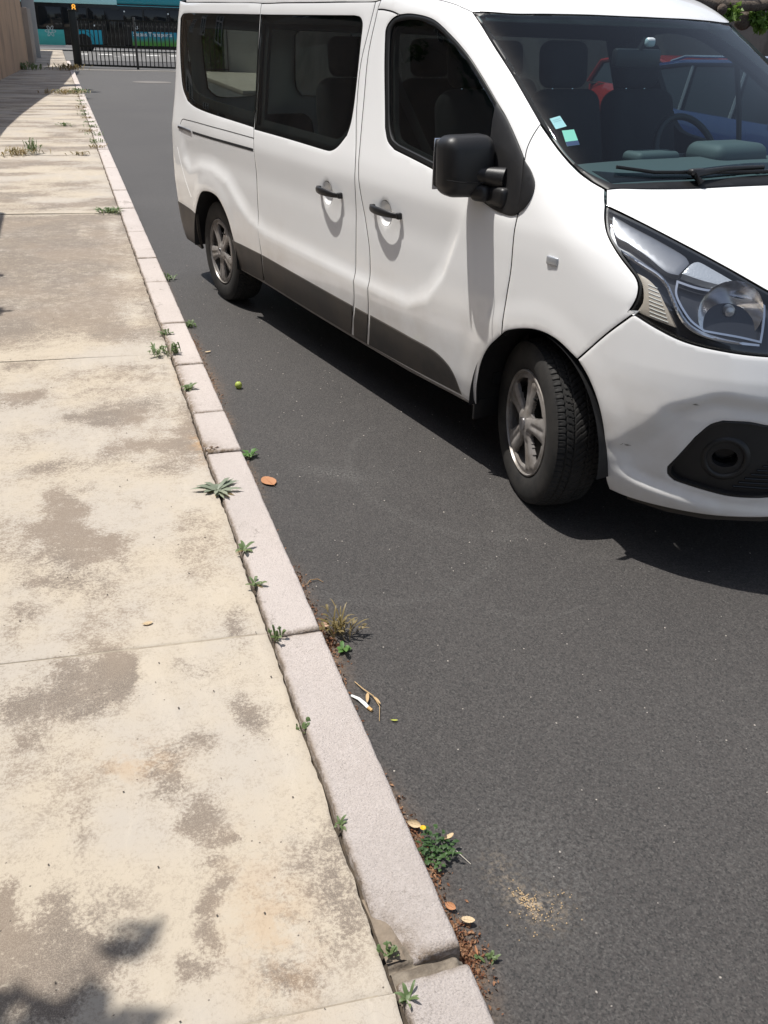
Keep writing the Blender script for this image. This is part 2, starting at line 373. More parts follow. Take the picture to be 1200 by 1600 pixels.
OUT = {
 'qs': [[(-0.782, 2.976, 1.826), (-0.795, 2.972, 1.765), (-0.860, 2.886, 1.479), (-0.931, 2.793, 1.189), (-0.948, 2.748, 0.995), (-0.953, 2.723, 0.706), (-0.955, 2.687, 0.484), (-0.927, 2.719, 0.310)]],
 'sb': [[(-0.780, 1.638, 1.825), (-0.809, 1.654, 1.699), (-0.840, 1.664, 1.565), (-0.883, 1.619, 1.379), (-0.941, 1.518, 1.144), (-0.947, 1.495, 0.961), (-0.951, 1.481, 0.705), (-0.956, 1.485, 0.491), (-0.922, 1.574, 0.292)]],
 'bf': [[(-0.777, 1.590, 1.832), (-0.788, 1.605, 1.791)]],
 'bf2': [[(-0.788, 1.605, 1.791), (-0.830, 1.610, 1.610), (-0.871, 1.568, 1.429), (-0.915, 1.517, 1.248), (-0.949, 1.443, 1.016), (-0.950, 1.347, 0.784), (-0.952, 1.332, 0.659), (-0.954, 1.337, 0.473), (-0.920, 1.408, 0.288)]],
 'sillq': [[(-0.928, 2.717, 0.313), (-0.927, 2.912, 0.309), (-0.932, 3.128, 0.312)]],
 'sills': [[(-0.922, 1.574, 0.292), (-0.923, 1.978, 0.297), (-0.928, 2.717, 0.313)]],
 'sillb': [[(-0.920, 1.408, 0.288), (-0.922, 1.574, 0.292)]],
 'sillf': [[(-0.931, 0.412, 0.309), (-0.925, 0.530, 0.302), (-0.920, 0.981, 0.288), (-0.920, 1.408, 0.288)]],
 'archr': [[(-0.932, 3.128, 0.312), (-0.955, 3.133, 0.432), (-0.962, 3.162, 0.500), (-0.969, 3.188, 0.588), (-0.972, 3.250, 0.650), (-0.975, 3.341, 0.699), (-0.975, 3.433, 0.717), (-0.973, 3.545, 0.721), (-0.972, 3.628, 0.705), (-0.966, 3.743, 0.659), (-0.959, 3.827, 0.594), (-0.953, 3.869, 0.523), (-0.945, 3.917, 0.466), (-0.932, 3.938, 0.377), (-0.904, 3.955, 0.276)]],
 'fd': [[(-0.941, 0.234, 1.130), (-0.954, 0.232, 1.057), (-0.962, 0.222, 0.924), (-0.966, 0.230, 0.800), (-0.970, 0.231, 0.672)]],
 'archf1': [[(-0.970, 0.231, 0.672), (-0.967, 0.317, 0.590), (-0.960, 0.368, 0.498), (-0.948, 0.397, 0.389), (-0.931, 0.412, 0.309)]],
 'archf2': [[(-0.970, 0.231, 0.672), (-0.971, 0.207, 0.691), (-0.969, 0.110, 0.728), (-0.967, 0.017, 0.746), (-0.965, -0.085, 0.741), (-0.963, -0.205, 0.703)]],
 'archf3': [[(-0.963, -0.205, 0.703), (-0.957, -0.263, 0.654), (-0.949, -0.314, 0.587), (-0.939, -0.348, 0.508), (-0.926, -0.367, 0.415), (-0.901, -0.367, 0.294), (-0.882, -0.373, 0.248)]],
 'bumpbot': [[(-0.882, -0.373, 0.248), (-0.856, -0.460, 0.245), (-0.797, -0.603, 0.255), (-0.724, -0.709, 0.262), (-0.576, -0.826, 0.275)]],
 'bumpseam': [[(-0.908, -0.397, 0.917), (-0.940, -0.313, 0.827), (-0.963, -0.205, 0.703)]],
 'hlback': [[(-0.827, -0.101, 1.200), (-0.859, -0.141, 1.162), (-0.880, -0.183, 1.126), (-0.889, -0.230, 1.094), (-0.891, -0.278, 1.063), (-0.889, -0.322, 1.036), (-0.887, -0.353, 1.015), (-0.891, -0.372, 0.993), (-0.902, -0.382, 0.960), (-0.911, -0.378, 0.932), (-0.917, -0.370, 0.912)]],
 'hltop': [[(-0.827, -0.101, 1.200), (-0.777, -0.234, 1.162), (-0.718, -0.376, 1.114), (-0.656, -0.508, 1.064), (-0.587, -0.631, 1.008)]],
 'hlbot': [[(-0.917, -0.370, 0.912), (-0.911, -0.394, 0.905), (-0.884, -0.473, 0.878), (-0.842, -0.560, 0.853), (-0.762, -0.662, 0.840), (-0.662, -0.742, 0.834)]],
 'hoodside': [[(-0.783, -0.043, 1.245), (-0.827, -0.100, 1.201)]],
 'pseam': [[(-0.808, 0.321, 1.422), (-0.841, 0.316, 1.389), (-0.874, 0.306, 1.338), (-0.891, 0.292, 1.303)]],
 'gap3': [[(-0.891, 0.292, 1.303), (-0.919, 0.258, 1.220), (-0.941, 0.234, 1.130)]],
 'fendtop': [[(-0.808, 0.321, 1.422), (-0.816, 0.168, 1.336), (-0.806, 0.047, 1.276), (-0.783, -0.043, 1.245)]],
 'wsl': [[(-0.732, 0.923, 1.785), (-0.742, 0.839, 1.738), (-0.757, 0.720, 1.666), (-0.774, 0.568, 1.576), (-0.808, 0.321, 1.422)]],
 'wsb': [[(-0.781, -0.048, 1.243), (-0.620, -0.111, 1.246), (-0.425, -0.163, 1.248), (-0.158, -0.206, 1.251)]],
 'wst': [[(-0.732, 0.923, 1.785), (-0.657, 0.842, 1.785), (-0.452, 0.774, 1.787), (-0.158, 0.722, 1.789)]],
 'gwsl': [[(-0.725, 0.877, 1.770), (-0.736, 0.717, 1.680), (-0.766, 0.493, 1.543), (-0.791, 0.318, 1.433), (-0.803, 0.141, 1.330), (-0.782, 0.047, 1.288), (-0.739, -0.030, 1.262)]],
 'qwin': [[(-0.795, 2.976, 1.767), (-0.810, 4.181, 1.772)], [(-0.810, 4.181, 1.772), (-0.806, 4.309, 1.764), (-0.808, 4.347, 1.742)], [(-0.808, 4.347, 1.742), (-0.857, 4.269, 1.457), (-0.880, 4.189, 1.326), (-0.901, 4.041, 1.247)], [(-0.901, 4.041, 1.247), (-0.913, 3.869, 1.223), (-0.930, 2.798, 1.191)], [(-0.930, 2.798, 1.191), (-0.860, 2.889, 1.479), (-0.795, 2.976, 1.767)]],
 'swin': [[(-0.795, 2.963, 1.766), (-0.794, 1.820, 1.764)], [(-0.794, 1.820, 1.764), (-0.796, 1.755, 1.755), (-0.801, 1.725, 1.731), (-0.807, 1.717, 1.706)], [(-0.807, 1.717, 1.706), (-0.898, 1.646, 1.321), (-0.913, 1.659, 1.257)], [(-0.913, 1.659, 1.257), (-0.929, 1.732, 1.196), (-0.934, 1.792, 1.174), (-0.935, 1.863, 1.171)], [(-0.935, 1.863, 1.171), (-0.933, 2.316, 1.178), (-0.932, 2.780, 1.182)], [(-0.932, 2.780, 1.182), (-0.860, 2.883, 1.479), (-0.795, 2.963, 1.766)]],
 'fwin': [[(-0.792, 1.398, 1.771), (-0.790, 1.309, 1.775), (-0.793, 1.127, 1.756), (-0.801, 0.995, 1.712), (-0.814, 0.825, 1.638), (-0.831, 0.669, 1.551), (-0.847, 0.552, 1.481), (-0.857, 0.468, 1.431), (-0.873, 0.377, 1.368), (-0.889, 0.295, 1.307)], [(-0.889, 0.295, 1.307), (-0.923, 0.250, 1.205), (-0.942, 0.236, 1.126)], [(-0.942, 0.236, 1.126), (-0.945, 0.267, 1.116), (-0.946, 0.376, 1.120), (-0.940, 0.517, 1.148), (-0.928, 0.826, 1.200), (-0.917, 1.196, 1.244)], [(-0.917, 1.196, 1.244), (-0.910, 1.268, 1.272), (-0.897, 1.316, 1.321)], [(-0.897, 1.316, 1.321), (-0.839, 1.439, 1.571), (-0.819, 1.475, 1.657)], [(-0.819, 1.475, 1.657), (-0.805, 1.492, 1.718), (-0.797, 1.460, 1.750), (-0.792, 1.398, 1.771)]],
 'fglass': [[(-0.797, 1.379, 1.751), (-0.795, 1.299, 1.757), (-0.798, 1.135, 1.742), (-0.807, 0.999, 1.696), (-0.821, 0.827, 1.623), (-0.837, 0.681, 1.542), (-0.854, 0.553, 1.466), (-0.873, 0.447, 1.392)], [(-0.873, 0.447, 1.392), (-0.906, 0.377, 1.279), (-0.934, 0.386, 1.171)], [(-0.934, 0.386, 1.171), (-0.932, 0.533, 1.182), (-0.922, 0.820, 1.222), (-0.911, 1.178, 1.265)], [(-0.911, 1.178, 1.265), (-0.907, 1.241, 1.284), (-0.897, 1.284, 1.324), (-0.882, 1.321, 1.384)], [(-0.882, 1.321, 1.384), (-0.827, 1.432, 1.624), (-0.806, 1.455, 1.709), (-0.799, 1.436, 1.740), (-0.797, 1.379, 1.751)]],
 'basef': [[(-0.849, 0.547, 1.473), (-0.857, 0.468, 1.431), (-0.873, 0.377, 1.368), (-0.889, 0.295, 1.307)], [(-0.889, 0.295, 1.307), (-0.923, 0.250, 1.205), (-0.943, 0.235, 1.123)], [(-0.943, 0.235, 1.123), (-0.945, 0.272, 1.114), (-0.946, 0.375, 1.118), (-0.942, 0.478, 1.142)], [(-0.942, 0.478, 1.142), (-0.911, 0.488, 1.266), (-0.849, 0.547, 1.473)]],
 'baseg': [[(-0.891, 0.286, 1.301), (-0.898, 0.229, 1.267), (-0.910, 0.190, 1.228), (-0.926, 0.185, 1.185), (-0.938, 0.208, 1.144), (-0.942, 0.233, 1.127)], [(-0.942, 0.233, 1.127), (-0.923, 0.247, 1.206), (-0.891, 0.286, 1.301)]],
 'mouldr': [[(-0.961, 3.157, 0.486), (-0.956, 3.019, 0.485), (-0.956, 2.685, 0.488)], [(-0.956, 2.685, 0.488), (-0.947, 2.690, 0.405), (-0.929, 2.722, 0.317)], [(-0.929, 2.722, 0.317), (-0.926, 2.914, 0.307), (-0.932, 3.129, 0.310)], [(-0.932, 3.129, 0.310), (-0.953, 3.128, 0.416), (-0.961, 3.157, 0.486)]],
 'moulds': [[(-0.956, 2.669, 0.488), (-0.955, 2.045, 0.476), (-0.954, 1.499, 0.468)], [(-0.954, 1.499, 0.468), (-0.945, 1.519, 0.390), (-0.923, 1.568, 0.296)], [(-0.923, 1.568, 0.296), (-0.923, 1.976, 0.298), (-0.928, 2.707, 0.313)], [(-0.928, 2.707, 0.313), (-0.947, 2.679, 0.407), (-0.956, 2.669, 0.488)]],
 'mouldb': [[(-0.954, 1.472, 0.468), (-0.954, 1.334, 0.467)], [(-0.954, 1.334, 0.467), (-0.943, 1.357, 0.382), (-0.922, 1.401, 0.293)], [(-0.922, 1.401, 0.293), (-0.923, 1.540, 0.295)], [(-0.923, 1.540, 0.295), (-0.954, 1.472, 0.468)]],
 'mouldf': [[(-0.954, 1.314, 0.469), (-0.953, 0.940, 0.464), (-0.952, 0.694, 0.454), (-0.948, 0.583, 0.409), (-0.929, 0.526, 0.316)], [(-0.929, 0.526, 0.316), (-0.924, 0.976, 0.300), (-0.922, 1.378, 0.294)], [(-0.922, 1.378, 0.294), (-0.944, 1.335, 0.388), (-0.954, 1.314, 0.469)]],
 'railslot': [[(-0.942, 3.774, 1.084), (-0.949, 2.762, 1.082)], [(-0.949, 2.762, 1.082), (-0.950, 2.762, 1.064)], [(-0.950, 2.762, 1.064), (-0.943, 3.752, 1.067)], [(-0.943, 3.752, 1.067), (-0.942, 3.774, 1.084)]],
 'h1': [[(-0.948, 1.940, 0.984), (-0.947, 1.671, 0.958)]],
 'h2': [[(-0.947, 1.386, 0.976), (-0.947, 1.100, 0.965)]],
 'h1c': [[(-0.947, 1.810, 0.973)]],
 'h2c': [[(-0.947, 1.204, 0.971)]],
 'lamp': [[(-0.953, 0.030, 1.024), (-0.951, -0.037, 1.032), (-0.954, -0.046, 0.981), (-0.955, 0.007, 0.981)]],
 'foghole': [[(-0.746, -0.695, 0.611), (-0.770, -0.672, 0.594), (-0.795, -0.642, 0.544)], [(-0.795, -0.642, 0.544), (-0.828, -0.579, 0.415)], [(-0.828, -0.579, 0.415), (-0.823, -0.579, 0.388), (-0.809, -0.599, 0.369)], [(-0.809, -0.599, 0.369), (-0.753, -0.676, 0.356), (-0.687, -0.741, 0.345), (-0.585, -0.813, 0.350)]],
 'foglamp': [[(-0.726, -0.722, 0.476)]],
 'foglr': [[(-0.756, -0.691, 0.469), (-0.693, -0.751, 0.481), (-0.730, -0.717, 0.508), (-0.721, -0.726, 0.442)]],
 'fogtop': [[(-0.746, -0.695, 0.611), (-0.687, -0.747, 0.615), (-0.636, -0.784, 0.607)]],
 'scr1': [[(-0.916, -0.420, 0.456), (-0.892, -0.452, 0.455)]],
 'scr2': [[(-0.817, -0.630, 0.660), (-0.799, -0.642, 0.660)]],
 'i_refl': [[(-0.826, -0.138, 1.185), (-0.810, -0.203, 1.163), (-0.770, -0.312, 1.128), (-0.736, -0.411, 1.090), (-0.742, -0.433, 1.076)], [(-0.742, -0.433, 1.076), (-0.793, -0.441, 1.044)], [(-0.793, -0.441, 1.044), (-0.814, -0.412, 1.048), (-0.833, -0.329, 1.086), (-0.851, -0.251, 1.115)], [(-0.851, -0.251, 1.115), (-0.864, -0.205, 1.128), (-0.850, -0.167, 1.157), (-0.826, -0.138, 1.185)]],
 'i_ind': [[(-0.881, -0.343, 1.032), (-0.868, -0.381, 1.020), (-0.861, -0.422, 0.997), (-0.861, -0.454, 0.968), (-0.860, -0.485, 0.935), (-0.856, -0.519, 0.892)], [(-0.856, -0.519, 0.892), (-0.882, -0.466, 0.901), (-0.909, -0.393, 0.916)], [(-0.909, -0.393, 0.916), (-0.898, -0.403, 0.946), (-0.889, -0.392, 0.979), (-0.882, -0.369, 1.009), (-0.881, -0.343, 1.032)]],
 'i_chr1': [[(-0.880, -0.250, 1.092), (-0.855, -0.338, 1.063), (-0.836, -0.400, 1.039), (-0.832, -0.438, 1.016), (-0.835, -0.473, 0.984), (-0.836, -0.514, 0.944), (-0.826, -0.554, 0.909), (-0.802, -0.595, 0.890), (-0.757, -0.649, 0.877), (-0.675, -0.716, 0.869)], [(-0.675, -0.716, 0.869), (-0.677, -0.719, 0.863)], [(-0.677, -0.719, 0.863), (-0.759, -0.653, 0.867), (-0.809, -0.594, 0.877), (-0.835, -0.549, 0.897), (-0.845, -0.511, 0.931), (-0.845, -0.474, 0.972), (-0.841, -0.441, 1.004), (-0.847, -0.401, 1.029), (-0.865, -0.345, 1.050), (-0.884, -0.267, 1.078)], [(-0.884, -0.267, 1.078), (-0.880, -0.250, 1.092)]],
 'i_drl': [[(-0.783, -0.447, 1.046), (-0.743, -0.441, 1.071), (-0.718, -0.445, 1.078), (-0.696, -0.487, 1.063), (-0.670, -0.539, 1.041), (-0.641, -0.593, 1.017)], [(-0.641, -0.593, 1.017), (-0.694, -0.554, 1.022), (-0.740, -0.507, 1.031), (-0.783, -0.447, 1.046)]],
 'i_bowl': [[(-0.806, -0.449, 1.029), (-0.767, -0.507, 1.016), (-0.687, -0.579, 1.007), (-0.624, -0.640, 0.988), (-0.613, -0.659, 0.978)], [(-0.613, -0.659, 0.978), (-0.668, -0.718, 0.873)], [(-0.668, -0.718, 0.873), (-0.724, -0.673, 0.884), (-0.802, -0.594, 0.892)], [(-0.802, -0.594, 0.892), (-0.824, -0.551, 0.917), (-0.833, -0.508, 0.956), (-0.829, -0.472, 0.992), (-0.806, -0.449, 1.029)]],
 'i_bowlc': [[(-0.753, -0.597, 0.952)]],
 'stick1': [[(-0.770, 0.321, 1.447), (-0.730, 0.310, 1.458), (-0.735, 0.259, 1.427), (-0.777, 0.271, 1.416)]],
 'stick2': [[(-0.763, 0.252, 1.413), (-0.719, 0.235, 1.418), (-0.742, 0.168, 1.373), (-0.785, 0.188, 1.366)]],
 'wiper': [[(-0.786, 0.071, 1.300), (-0.740, 0.028, 1.292), (-0.589, -0.059, 1.278), (-0.364, -0.163, 1.256)]],
 'wiper2': [[(-0.369, -0.156, 1.260), (-0.249, -0.164, 1.269), (-0.123, -0.171, 1.273)]],
}
# ---------------------------------------------------------------- panels cut from the body surface
YC = .6                                            # axis of the wrap-round projection at the nose
def to2d(P, proj):
    P = np.asarray(P, float)
    if proj == 'side': return P[:, [1, 2]]
    if proj == 'top': return P[:, [0, 1]]
    if proj == 'rad': return np.stack([.95*np.arctan2(P[:, 2]-.9, -P[:, 0]), P[:, 1]], 1)
    if proj == 'cyl': return np.stack([1.2*np.arctan2(-(P[:, 1]-YC), -P[:, 0]), P[:, 2]], 1)
    if proj == 'cylr': return np.stack([1.2*np.arctan2((P[:, 1]-3.2), -P[:, 0]), P[:, 2]], 1)
def to3d(Q, proj):
    n = len(Q); a, b = Q[:, 0], Q[:, 1]; z = np.zeros(n); o = np.ones(n)
    if proj == 'side': O = np.stack([-1.35*o, a, b], 1); D = np.stack([o, z, z], 1); t = 1.3
    elif proj == 'top': O = np.stack([a, b, 2.3*o], 1); D = np.stack([z, z, -o], 1); t = 2.2
    elif proj == 'rad':
        f = a/.95; D = np.stack([np.cos(f), z, -np.sin(f)], 1); O = np.stack([z, b, .9*o], 1)-D*1.5; t = 1.5
    elif proj == 'cyl':
        f = a/1.2; D = np.stack([np.cos(f), np.sin(f), z], 1); O = np.stack([z, YC*o, b], 1)-D*1.9; t = 1.85
    else:
        f = a/1.2; D = np.stack([np.cos(f), -np.sin(f), z], 1); O = np.stack([z, 3.2*o, b], 1)-D*1.9; t = 1.85
    return shoot(O, D, n=46, tmax=t)
def grad(P):
    e = 2e-3; N = np.zeros_like(P)
    for i in range(3):
        d = np.zeros(3); d[i] = e; N[:, i] = body(P+d)-body(P-d)
    return N/np.maximum(np.linalg.norm(N, axis=1, keepdims=True), 1e-9)
def outline(*edges, step=.012):
    """edges are lists of 3-D points; each is smoothed on its own, corners stay sharp"""
    out = []
    for e in edges:
        c = catmull(e, step)
        if out and np.linalg.norm(np.array(out[-1])-c[0]) < .004: c = c[1:]
        out += c
    if np.linalg.norm(np.array(out[0])-out[-1]) < .004: out = out[:-1]
    return np.array(out)
def _inset(P, d):
    A = np.sum(P[:, 0]*np.roll(P[:, 1], -1)-np.roll(P[:, 0], -1)*P[:, 1])
    if A < 0: P = P[::-1]
    e = np.roll(P, -1, 0)-P; L = np.maximum(np.linalg.norm(e, axis=1, keepdims=True), 1e-9); e = e/L
    nn = np.stack([-e[:, 1], e[:, 0]], 1); v = nn+np.roll(nn, 1, 0); l = np.linalg.norm(v, axis=1, keepdims=True)
    v = v/np.maximum(l, 1e-6); co = np.clip(np.sum(v*nn, 1, keepdims=True), .45, 1)
    return P+v*d/co
def _segdist(q, P):
    B = np.roll(P, -1, 0); d = np.full(len(q), 9.)
    for a, b in zip(P, B):
        v = b-a; L = v@v
        if L < 1e-12: continue
        t = np.clip(((q-a)@v)/L, 0, 1); d = np.minimum(d, np.hypot(*(q-a-t[:, None]*v).T))
    return d
def _pin(q, P): return _inside(q[:, 0], q[:, 1], [tuple(p) for p in P])
def panel_mesh(loops, proj, off=0., thick=.014, gap=.0030, h=.018, holes=(), rnd=.0013, flatskirt=True):
    L2 = []
    for i, l in enumerate([loops]+list(holes)):
        P = to2d(l, proj)
        P = _inset(P, gap if i == 0 else -gap)
        L2.append(P)
    V = []; E = []; rings = []
    for i, P in enumerate(L2):
        s = len(V); n = len(P); V += [tuple(p) for p in P]; E += [(s+k, s+(k+1) % n) for k in range(n)]; rings.append((s, n))
    bound = list(range(len(V)))
    for i, P in enumerate(L2):                     # thin band just inside the edge keeps the rounding tight
        Q = _inset(P, .0045 if i == 0 else -.0045)
        dd = np.min(np.stack([_segdist(Q, X) for X in L2]), 0)
        ok = (dd > .0036) & _pin(Q, L2[0])
        V += [tuple(q) for q in Q[ok]]
    lo = L2[0].min(0); hi = L2[0].max(0)
    gx, gy = np.meshgrid(np.arange(lo[0], hi[0], h), np.arange(lo[1], hi[1], h)); G = np.stack([gx.ravel(), gy.ravel()], 1)
    G = G[_pin(G, L2[0])]
    for X in L2[1:]:
        if len(G): G = G[~_pin(G, X)]
    if len(G):
        d = np.min(np.stack([_segdist(G, X) for X in L2]), 0); G = G[d > .0045+.45*h]
    V += [tuple(g) for g in G]
    r = delaunay_2d_cdt([Vector(v) for v in V], E, [], 0, 1e-7, True)
    v2 = np.array([tuple(v) for v in r[0]]); F = np.array([tuple(f) for f in r[2] if len(f) == 3])
    c = v2[F].mean(1); k = _pin(c, L2[0])
    for X in L2[1:]: k &= ~_pin(c, X)
    F = F[k]
    orig = r[3]; isb = np.array([any(j < len(bound) for j in o) for o in orig])
    P3 = to3d(v2, proj); N = grad(P3)
    bad = np.isnan(P3[:, 0])
    if bad.any(): good = ~bad; F = F[good[F].all(1)]; P3[bad] = 0; N[bad] = 0
    P3 = P3+N*(off-np.where(isb, rnd, 0))[:, None]
    # orient outward
    a, b, cc = P3[F[:, 0]], P3[F[:, 1]], P3[F[:, 2]]; fn = np.cross(b-a, cc-a); s = np.sum(fn*N[F[:, 0]], 1) < 0
    F[s] = F[s][:, ::-1]
    # skirt along boundary edges
    from collections import Counter
    ec = Counter()
    for f in F:
        for i in range(3): ec[frozenset((int(f[i]), int(f[(i+1) % 3])))] += 1
    V3 = [tuple(p) for p in P3]; faces = [tuple(int(i) for i in f) for f in F]; mp = {}; nsk = 0
    for f in F:
        for i in range(3):
            a, b = int(f[i]), int(f[(i+1) % 3])
            if ec[frozenset((a, b))] == 1:
                for q in (a, b):
                    if q not in mp: mp[q] = len(V3); V3.append(tuple(P3[q]-N[q]*thick))
                faces.append((b, a, mp[a], mp[b])); nsk += 1
    V3 = np.array(V3); used = np.zeros(len(V3), bool)
    for f in faces: used[list(f)] = True
    idx = np.cumsum(used)-1; V3 = V3[used]; faces = [tuple(int(idx[i]) for i in f) for f in faces]
    return V3, faces, nsk
def panel(name, loops, proj, mt, parent, mirror=False, whole=False, ang=32, **k):
    lab = k.pop('label', None)
    V, F, nsk = panel_mesh(loops, proj, **k); res = []
    dark = mt is M['paint']                          # panel returns coloured dark: shade inside the shut lines, painted on
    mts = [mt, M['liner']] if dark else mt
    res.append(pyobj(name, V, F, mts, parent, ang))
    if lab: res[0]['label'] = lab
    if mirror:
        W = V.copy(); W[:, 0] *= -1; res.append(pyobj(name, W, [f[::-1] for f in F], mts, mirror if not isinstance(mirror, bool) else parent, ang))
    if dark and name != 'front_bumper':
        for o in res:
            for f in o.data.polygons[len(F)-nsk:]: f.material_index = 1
    return res
def mir(e): return [(-p[0], p[1], p[2]) for p in e][::-1]
def rev(e): return list(e)[::-1]
def O_(name, **k): return outline(*OUT[name], **k)

van = empty('passenger_van', (2.519, 3.106, 0), R(11.689), label='white passenger van parked askew with its front wheel turned', cat='van')

# --- outlines
def SP(y, z): return tuple(to3d(np.array([[y, z]], float), 'side')[0])      # point of the flank at y, z
qs, sb, bf, bf2 = (OUT[k][0] for k in ('qs', 'sb', 'bf', 'bf2'))
fd = OUT['fd'][0]; g3 = OUT['gap3'][0]; ps = OUT['pseam'][0]; ft = OUT['fendtop'][0]
fw = OUT['fwin']
roof_y = [(-.757, y, 1.835) for y in (4.36, 4.0, 3.5, 3.004)]
E_q = [qs[0], SP(3.1, 1.829), SP(3.5, 1.832), SP(4.0, 1.836), SP(4.25, 1.838)]; E_s = [sb[0], SP(2.0, 1.826), SP(2.3, 1.826), SP(2.7, 1.827), qs[0]]; E_a = [bf[0], SP(1.45, 1.838), SP(1.2, 1.832), SP(1.05, 1.815), (-.733, .921, 1.785)]
Q_out = outline(rev(qs), E_q, [E_q[-1], (-.70, 4.44, 1.86)], [(-.70, 4.44, 1.86), (-.70, 4.44, .30)],
                [(-.70, 4.44, .30), (-.80, 4.40, .30), (-.89, 4.25, .30), (-.93, 3.93, .29)], [(-.93, 3.93, .29), (-.95, 3.90, .42), (-.95, 3.865, .52), (-.96, 3.80, .61), (-.97, 3.68, .70), (-.97, 3.566, .725), (-.975, 3.433, .73), (-.977, 3.333, .712), (-.975, 3.242, .655), (-.972, 3.18, .59), (-.965, 3.14, .502), (-.958, 3.118, .42), (-.936, 3.112, .314)],
                rev(OUT['sillq'][0]))
panel('quarter_panel', Q_out, 'cylr', M['paint'], van, mirror=True, holes=[O_('qwin')], h=.02)
S_out = outline(E_s, qs, rev(OUT['sills'][0]), rev(sb))
B_out = outline(sb, rev(OUT['sillb'][0]), rev(bf2), rev(bf), [bf[0], sb[0]])
notch_top = [(-.785, 1.610, 1.791), (-.790, 1.55, 1.795), (-.791, 1.46, 1.785), (-.791, 1.399, 1.771)]
def hole_at(c, r, n=28): return np.array([(c[0], c[1]+r*math.cos(2*math.pi*k/n), c[2]+r*math.sin(2*math.pi*k/n)) for k in range(n)])
H1 = (-.943, 1.80, .970); H2 = (-.943, 1.205, .968)
sdoor = panel('sliding_door', S_out, 'rad', M['paint'], van, mirror=True, holes=[O_('swin'), hole_at(H1, .055)], h=.018)
# the door frame runs round the window: cut the window out of a door outline that reaches its rubber line
D_out = outline(bf2, rev(OUT['sillf'][0]), rev(OUT['archf1'][0]), rev(fd), [fd[0], fw[1][-1]], *fw[2:], [fw[-1][-1], notch_top[2], notch_top[1], notch_top[0]])
fdoor = panel('front_door', D_out, 'rad', M['paint'], van, mirror=True, holes=[hole_at(H2, .055)], h=.018)
panel('door_pillar', B_out, 'rad', M['paint'], van, mirror=True)
wsl = OUT['wsl'][0]
hdr = (-.733, .921, 1.785)
A_out = outline([bf[1], bf[0]], E_a, wsl, ps, [ps[-1], (-.889, .295, 1.307)], rev(fw[0]), [fw[0][0], notch_top[2], notch_top[1], notch_top[0]])
panel('windscreen_pillar', A_out, 'rad', M['paint'], van, mirror=True, gap=.0014, h=.014)
# roof (whole width)
wst = OUT['wst'][0]
wst_full = [wst[0], wst[1], wst[2], wst[3], (0, .715, 1.789)]
side_r = rev(E_q)[:-1]+rev(E_s)+E_a
r_back = [(0, 4.60, 1.9), (-.4, 4.54, 1.88), (-.66, 4.42, 1.868), E_q[-1]]
Rf = outline(r_back, side_r, wst_full+mir(wst_full)[1:], mir(side_r), mir(r_back), step=.03)
panel('roof', Rf, 'rad', M['paint'], van, gap=.0008, h=.028)
# rear doors: plain back with two windows (out of sight of the photograph)
Bk = outline([(-.70, 4.44, 1.86), (0, 4.55, 1.88), (.70, 4.44, 1.86)], [(.70, 4.44, 1.86), (.70, 4.44, .30)], [(.70, 4.44, .3), (0, 4.55, .3), (-.70, 4.44, .3)], [(-.70, 4.44, .3), (-.70, 4.44, 1.86)], step=.05)
bw = outline([(-.56, 4.5, 1.69), (-.17, 4.5, 1.69), (-.13, 4.5, 1.65)], [(-.13, 4.5, 1.65), (-.13, 4.5, 1.30), (-.17, 4.5, 1.25)], [(-.17, 4.5, 1.25), (-.54, 4.5, 1.25), (-.60, 4.5, 1.30)], [(-.60, 4.5, 1.30), (-.60, 4.5, 1.65), (-.56, 4.5, 1.69)], step=.03)
bw2 = bw.copy(); bw2[:, 0] *= -1
panel('rear_door', Bk, 'cylr', M['paint'], van, holes=[bw, bw2], h=.05)
for b_ in (bw, bw2): panel('rear_window', b_, 'cylr', M['glass_dark'], van, gap=-.01, off=-.006, thick=.002, h=.06)

# fender, hood, bumper
F_out = outline(ft, OUT['hoodside'][0], OUT['hlback'][0], [OUT['hlback'][0][-1], (-.912, -.383, .915)], OUT['bumpseam'][0], rev(OUT['archf2'][0]), rev(fd), rev(g3), rev(ps))
panel('front_wing', F_out, 'side', M['paint'], van, mirror=True, h=.016)
wsb = OUT['wsb'][0]
wsb_full = wsb+[(0, -.213, 1.252)]
hl_top = OUT['hltop'][0]+[(-.50, -.745, .955), (-.43, -.80, .925)]
hl_bot = OUT['hlbot'][0]+[(-.53, -.80, .835), (-.43, -.83, .86)]
nose = [(-.43, -.80, .925), (-.25, -.835, .90), (0, -.85, .89)]
Hd = outline(wsb_full+mir(wsb_full)[1:], rev(mir(OUT['hoodside'][0])), rev(mir(hl_top)), rev(mir(nose)), rev(nose), rev(hl_top), rev(OUT['hoodside'][0]), step=.015)
panel('bonnet', Hd, 'top', M['paint'], van, h=.022, gap=.0025)
fg = OUT['foghole']
fog_top = OUT['fogtop'][0]+[(-.55, -.85, .60)]
fog = outline(*fg[:3], fg[3]+[(-.52, -.88, .37)], [(-.52, -.88, .37), (-.50, -.87, .48), (-.55, -.85, .60)], rev(fog_top), step=.01)
bb = OUT['bumpbot'][0]+[(-.3, -.90, .285), (0, -.93, .29)]
gr_t = [(-.43, -.83, .86), (-.25, -.86, .84), (0, -.88, .83)]
seam0 = [(-.917, -.370, .912), (-.908, -.397, .917)]
def X(e): return [(-p[0], p[1], p[2]) for p in e]        # mirrored, same order
Bp = outline(OUT['bumpseam'][0], OUT['archf3'][0], bb, rev(X(bb)), rev(X(OUT['archf3'][0])), rev(X(OUT['bumpseam'][0])), [X(OUT['bumpseam'][0])[0], X(hl_bot)[0]], X(hl_bot), X(gr_t), rev(gr_t), rev(hl_bot), [hl_bot[0], OUT['bumpseam'][0][0]], step=.012)
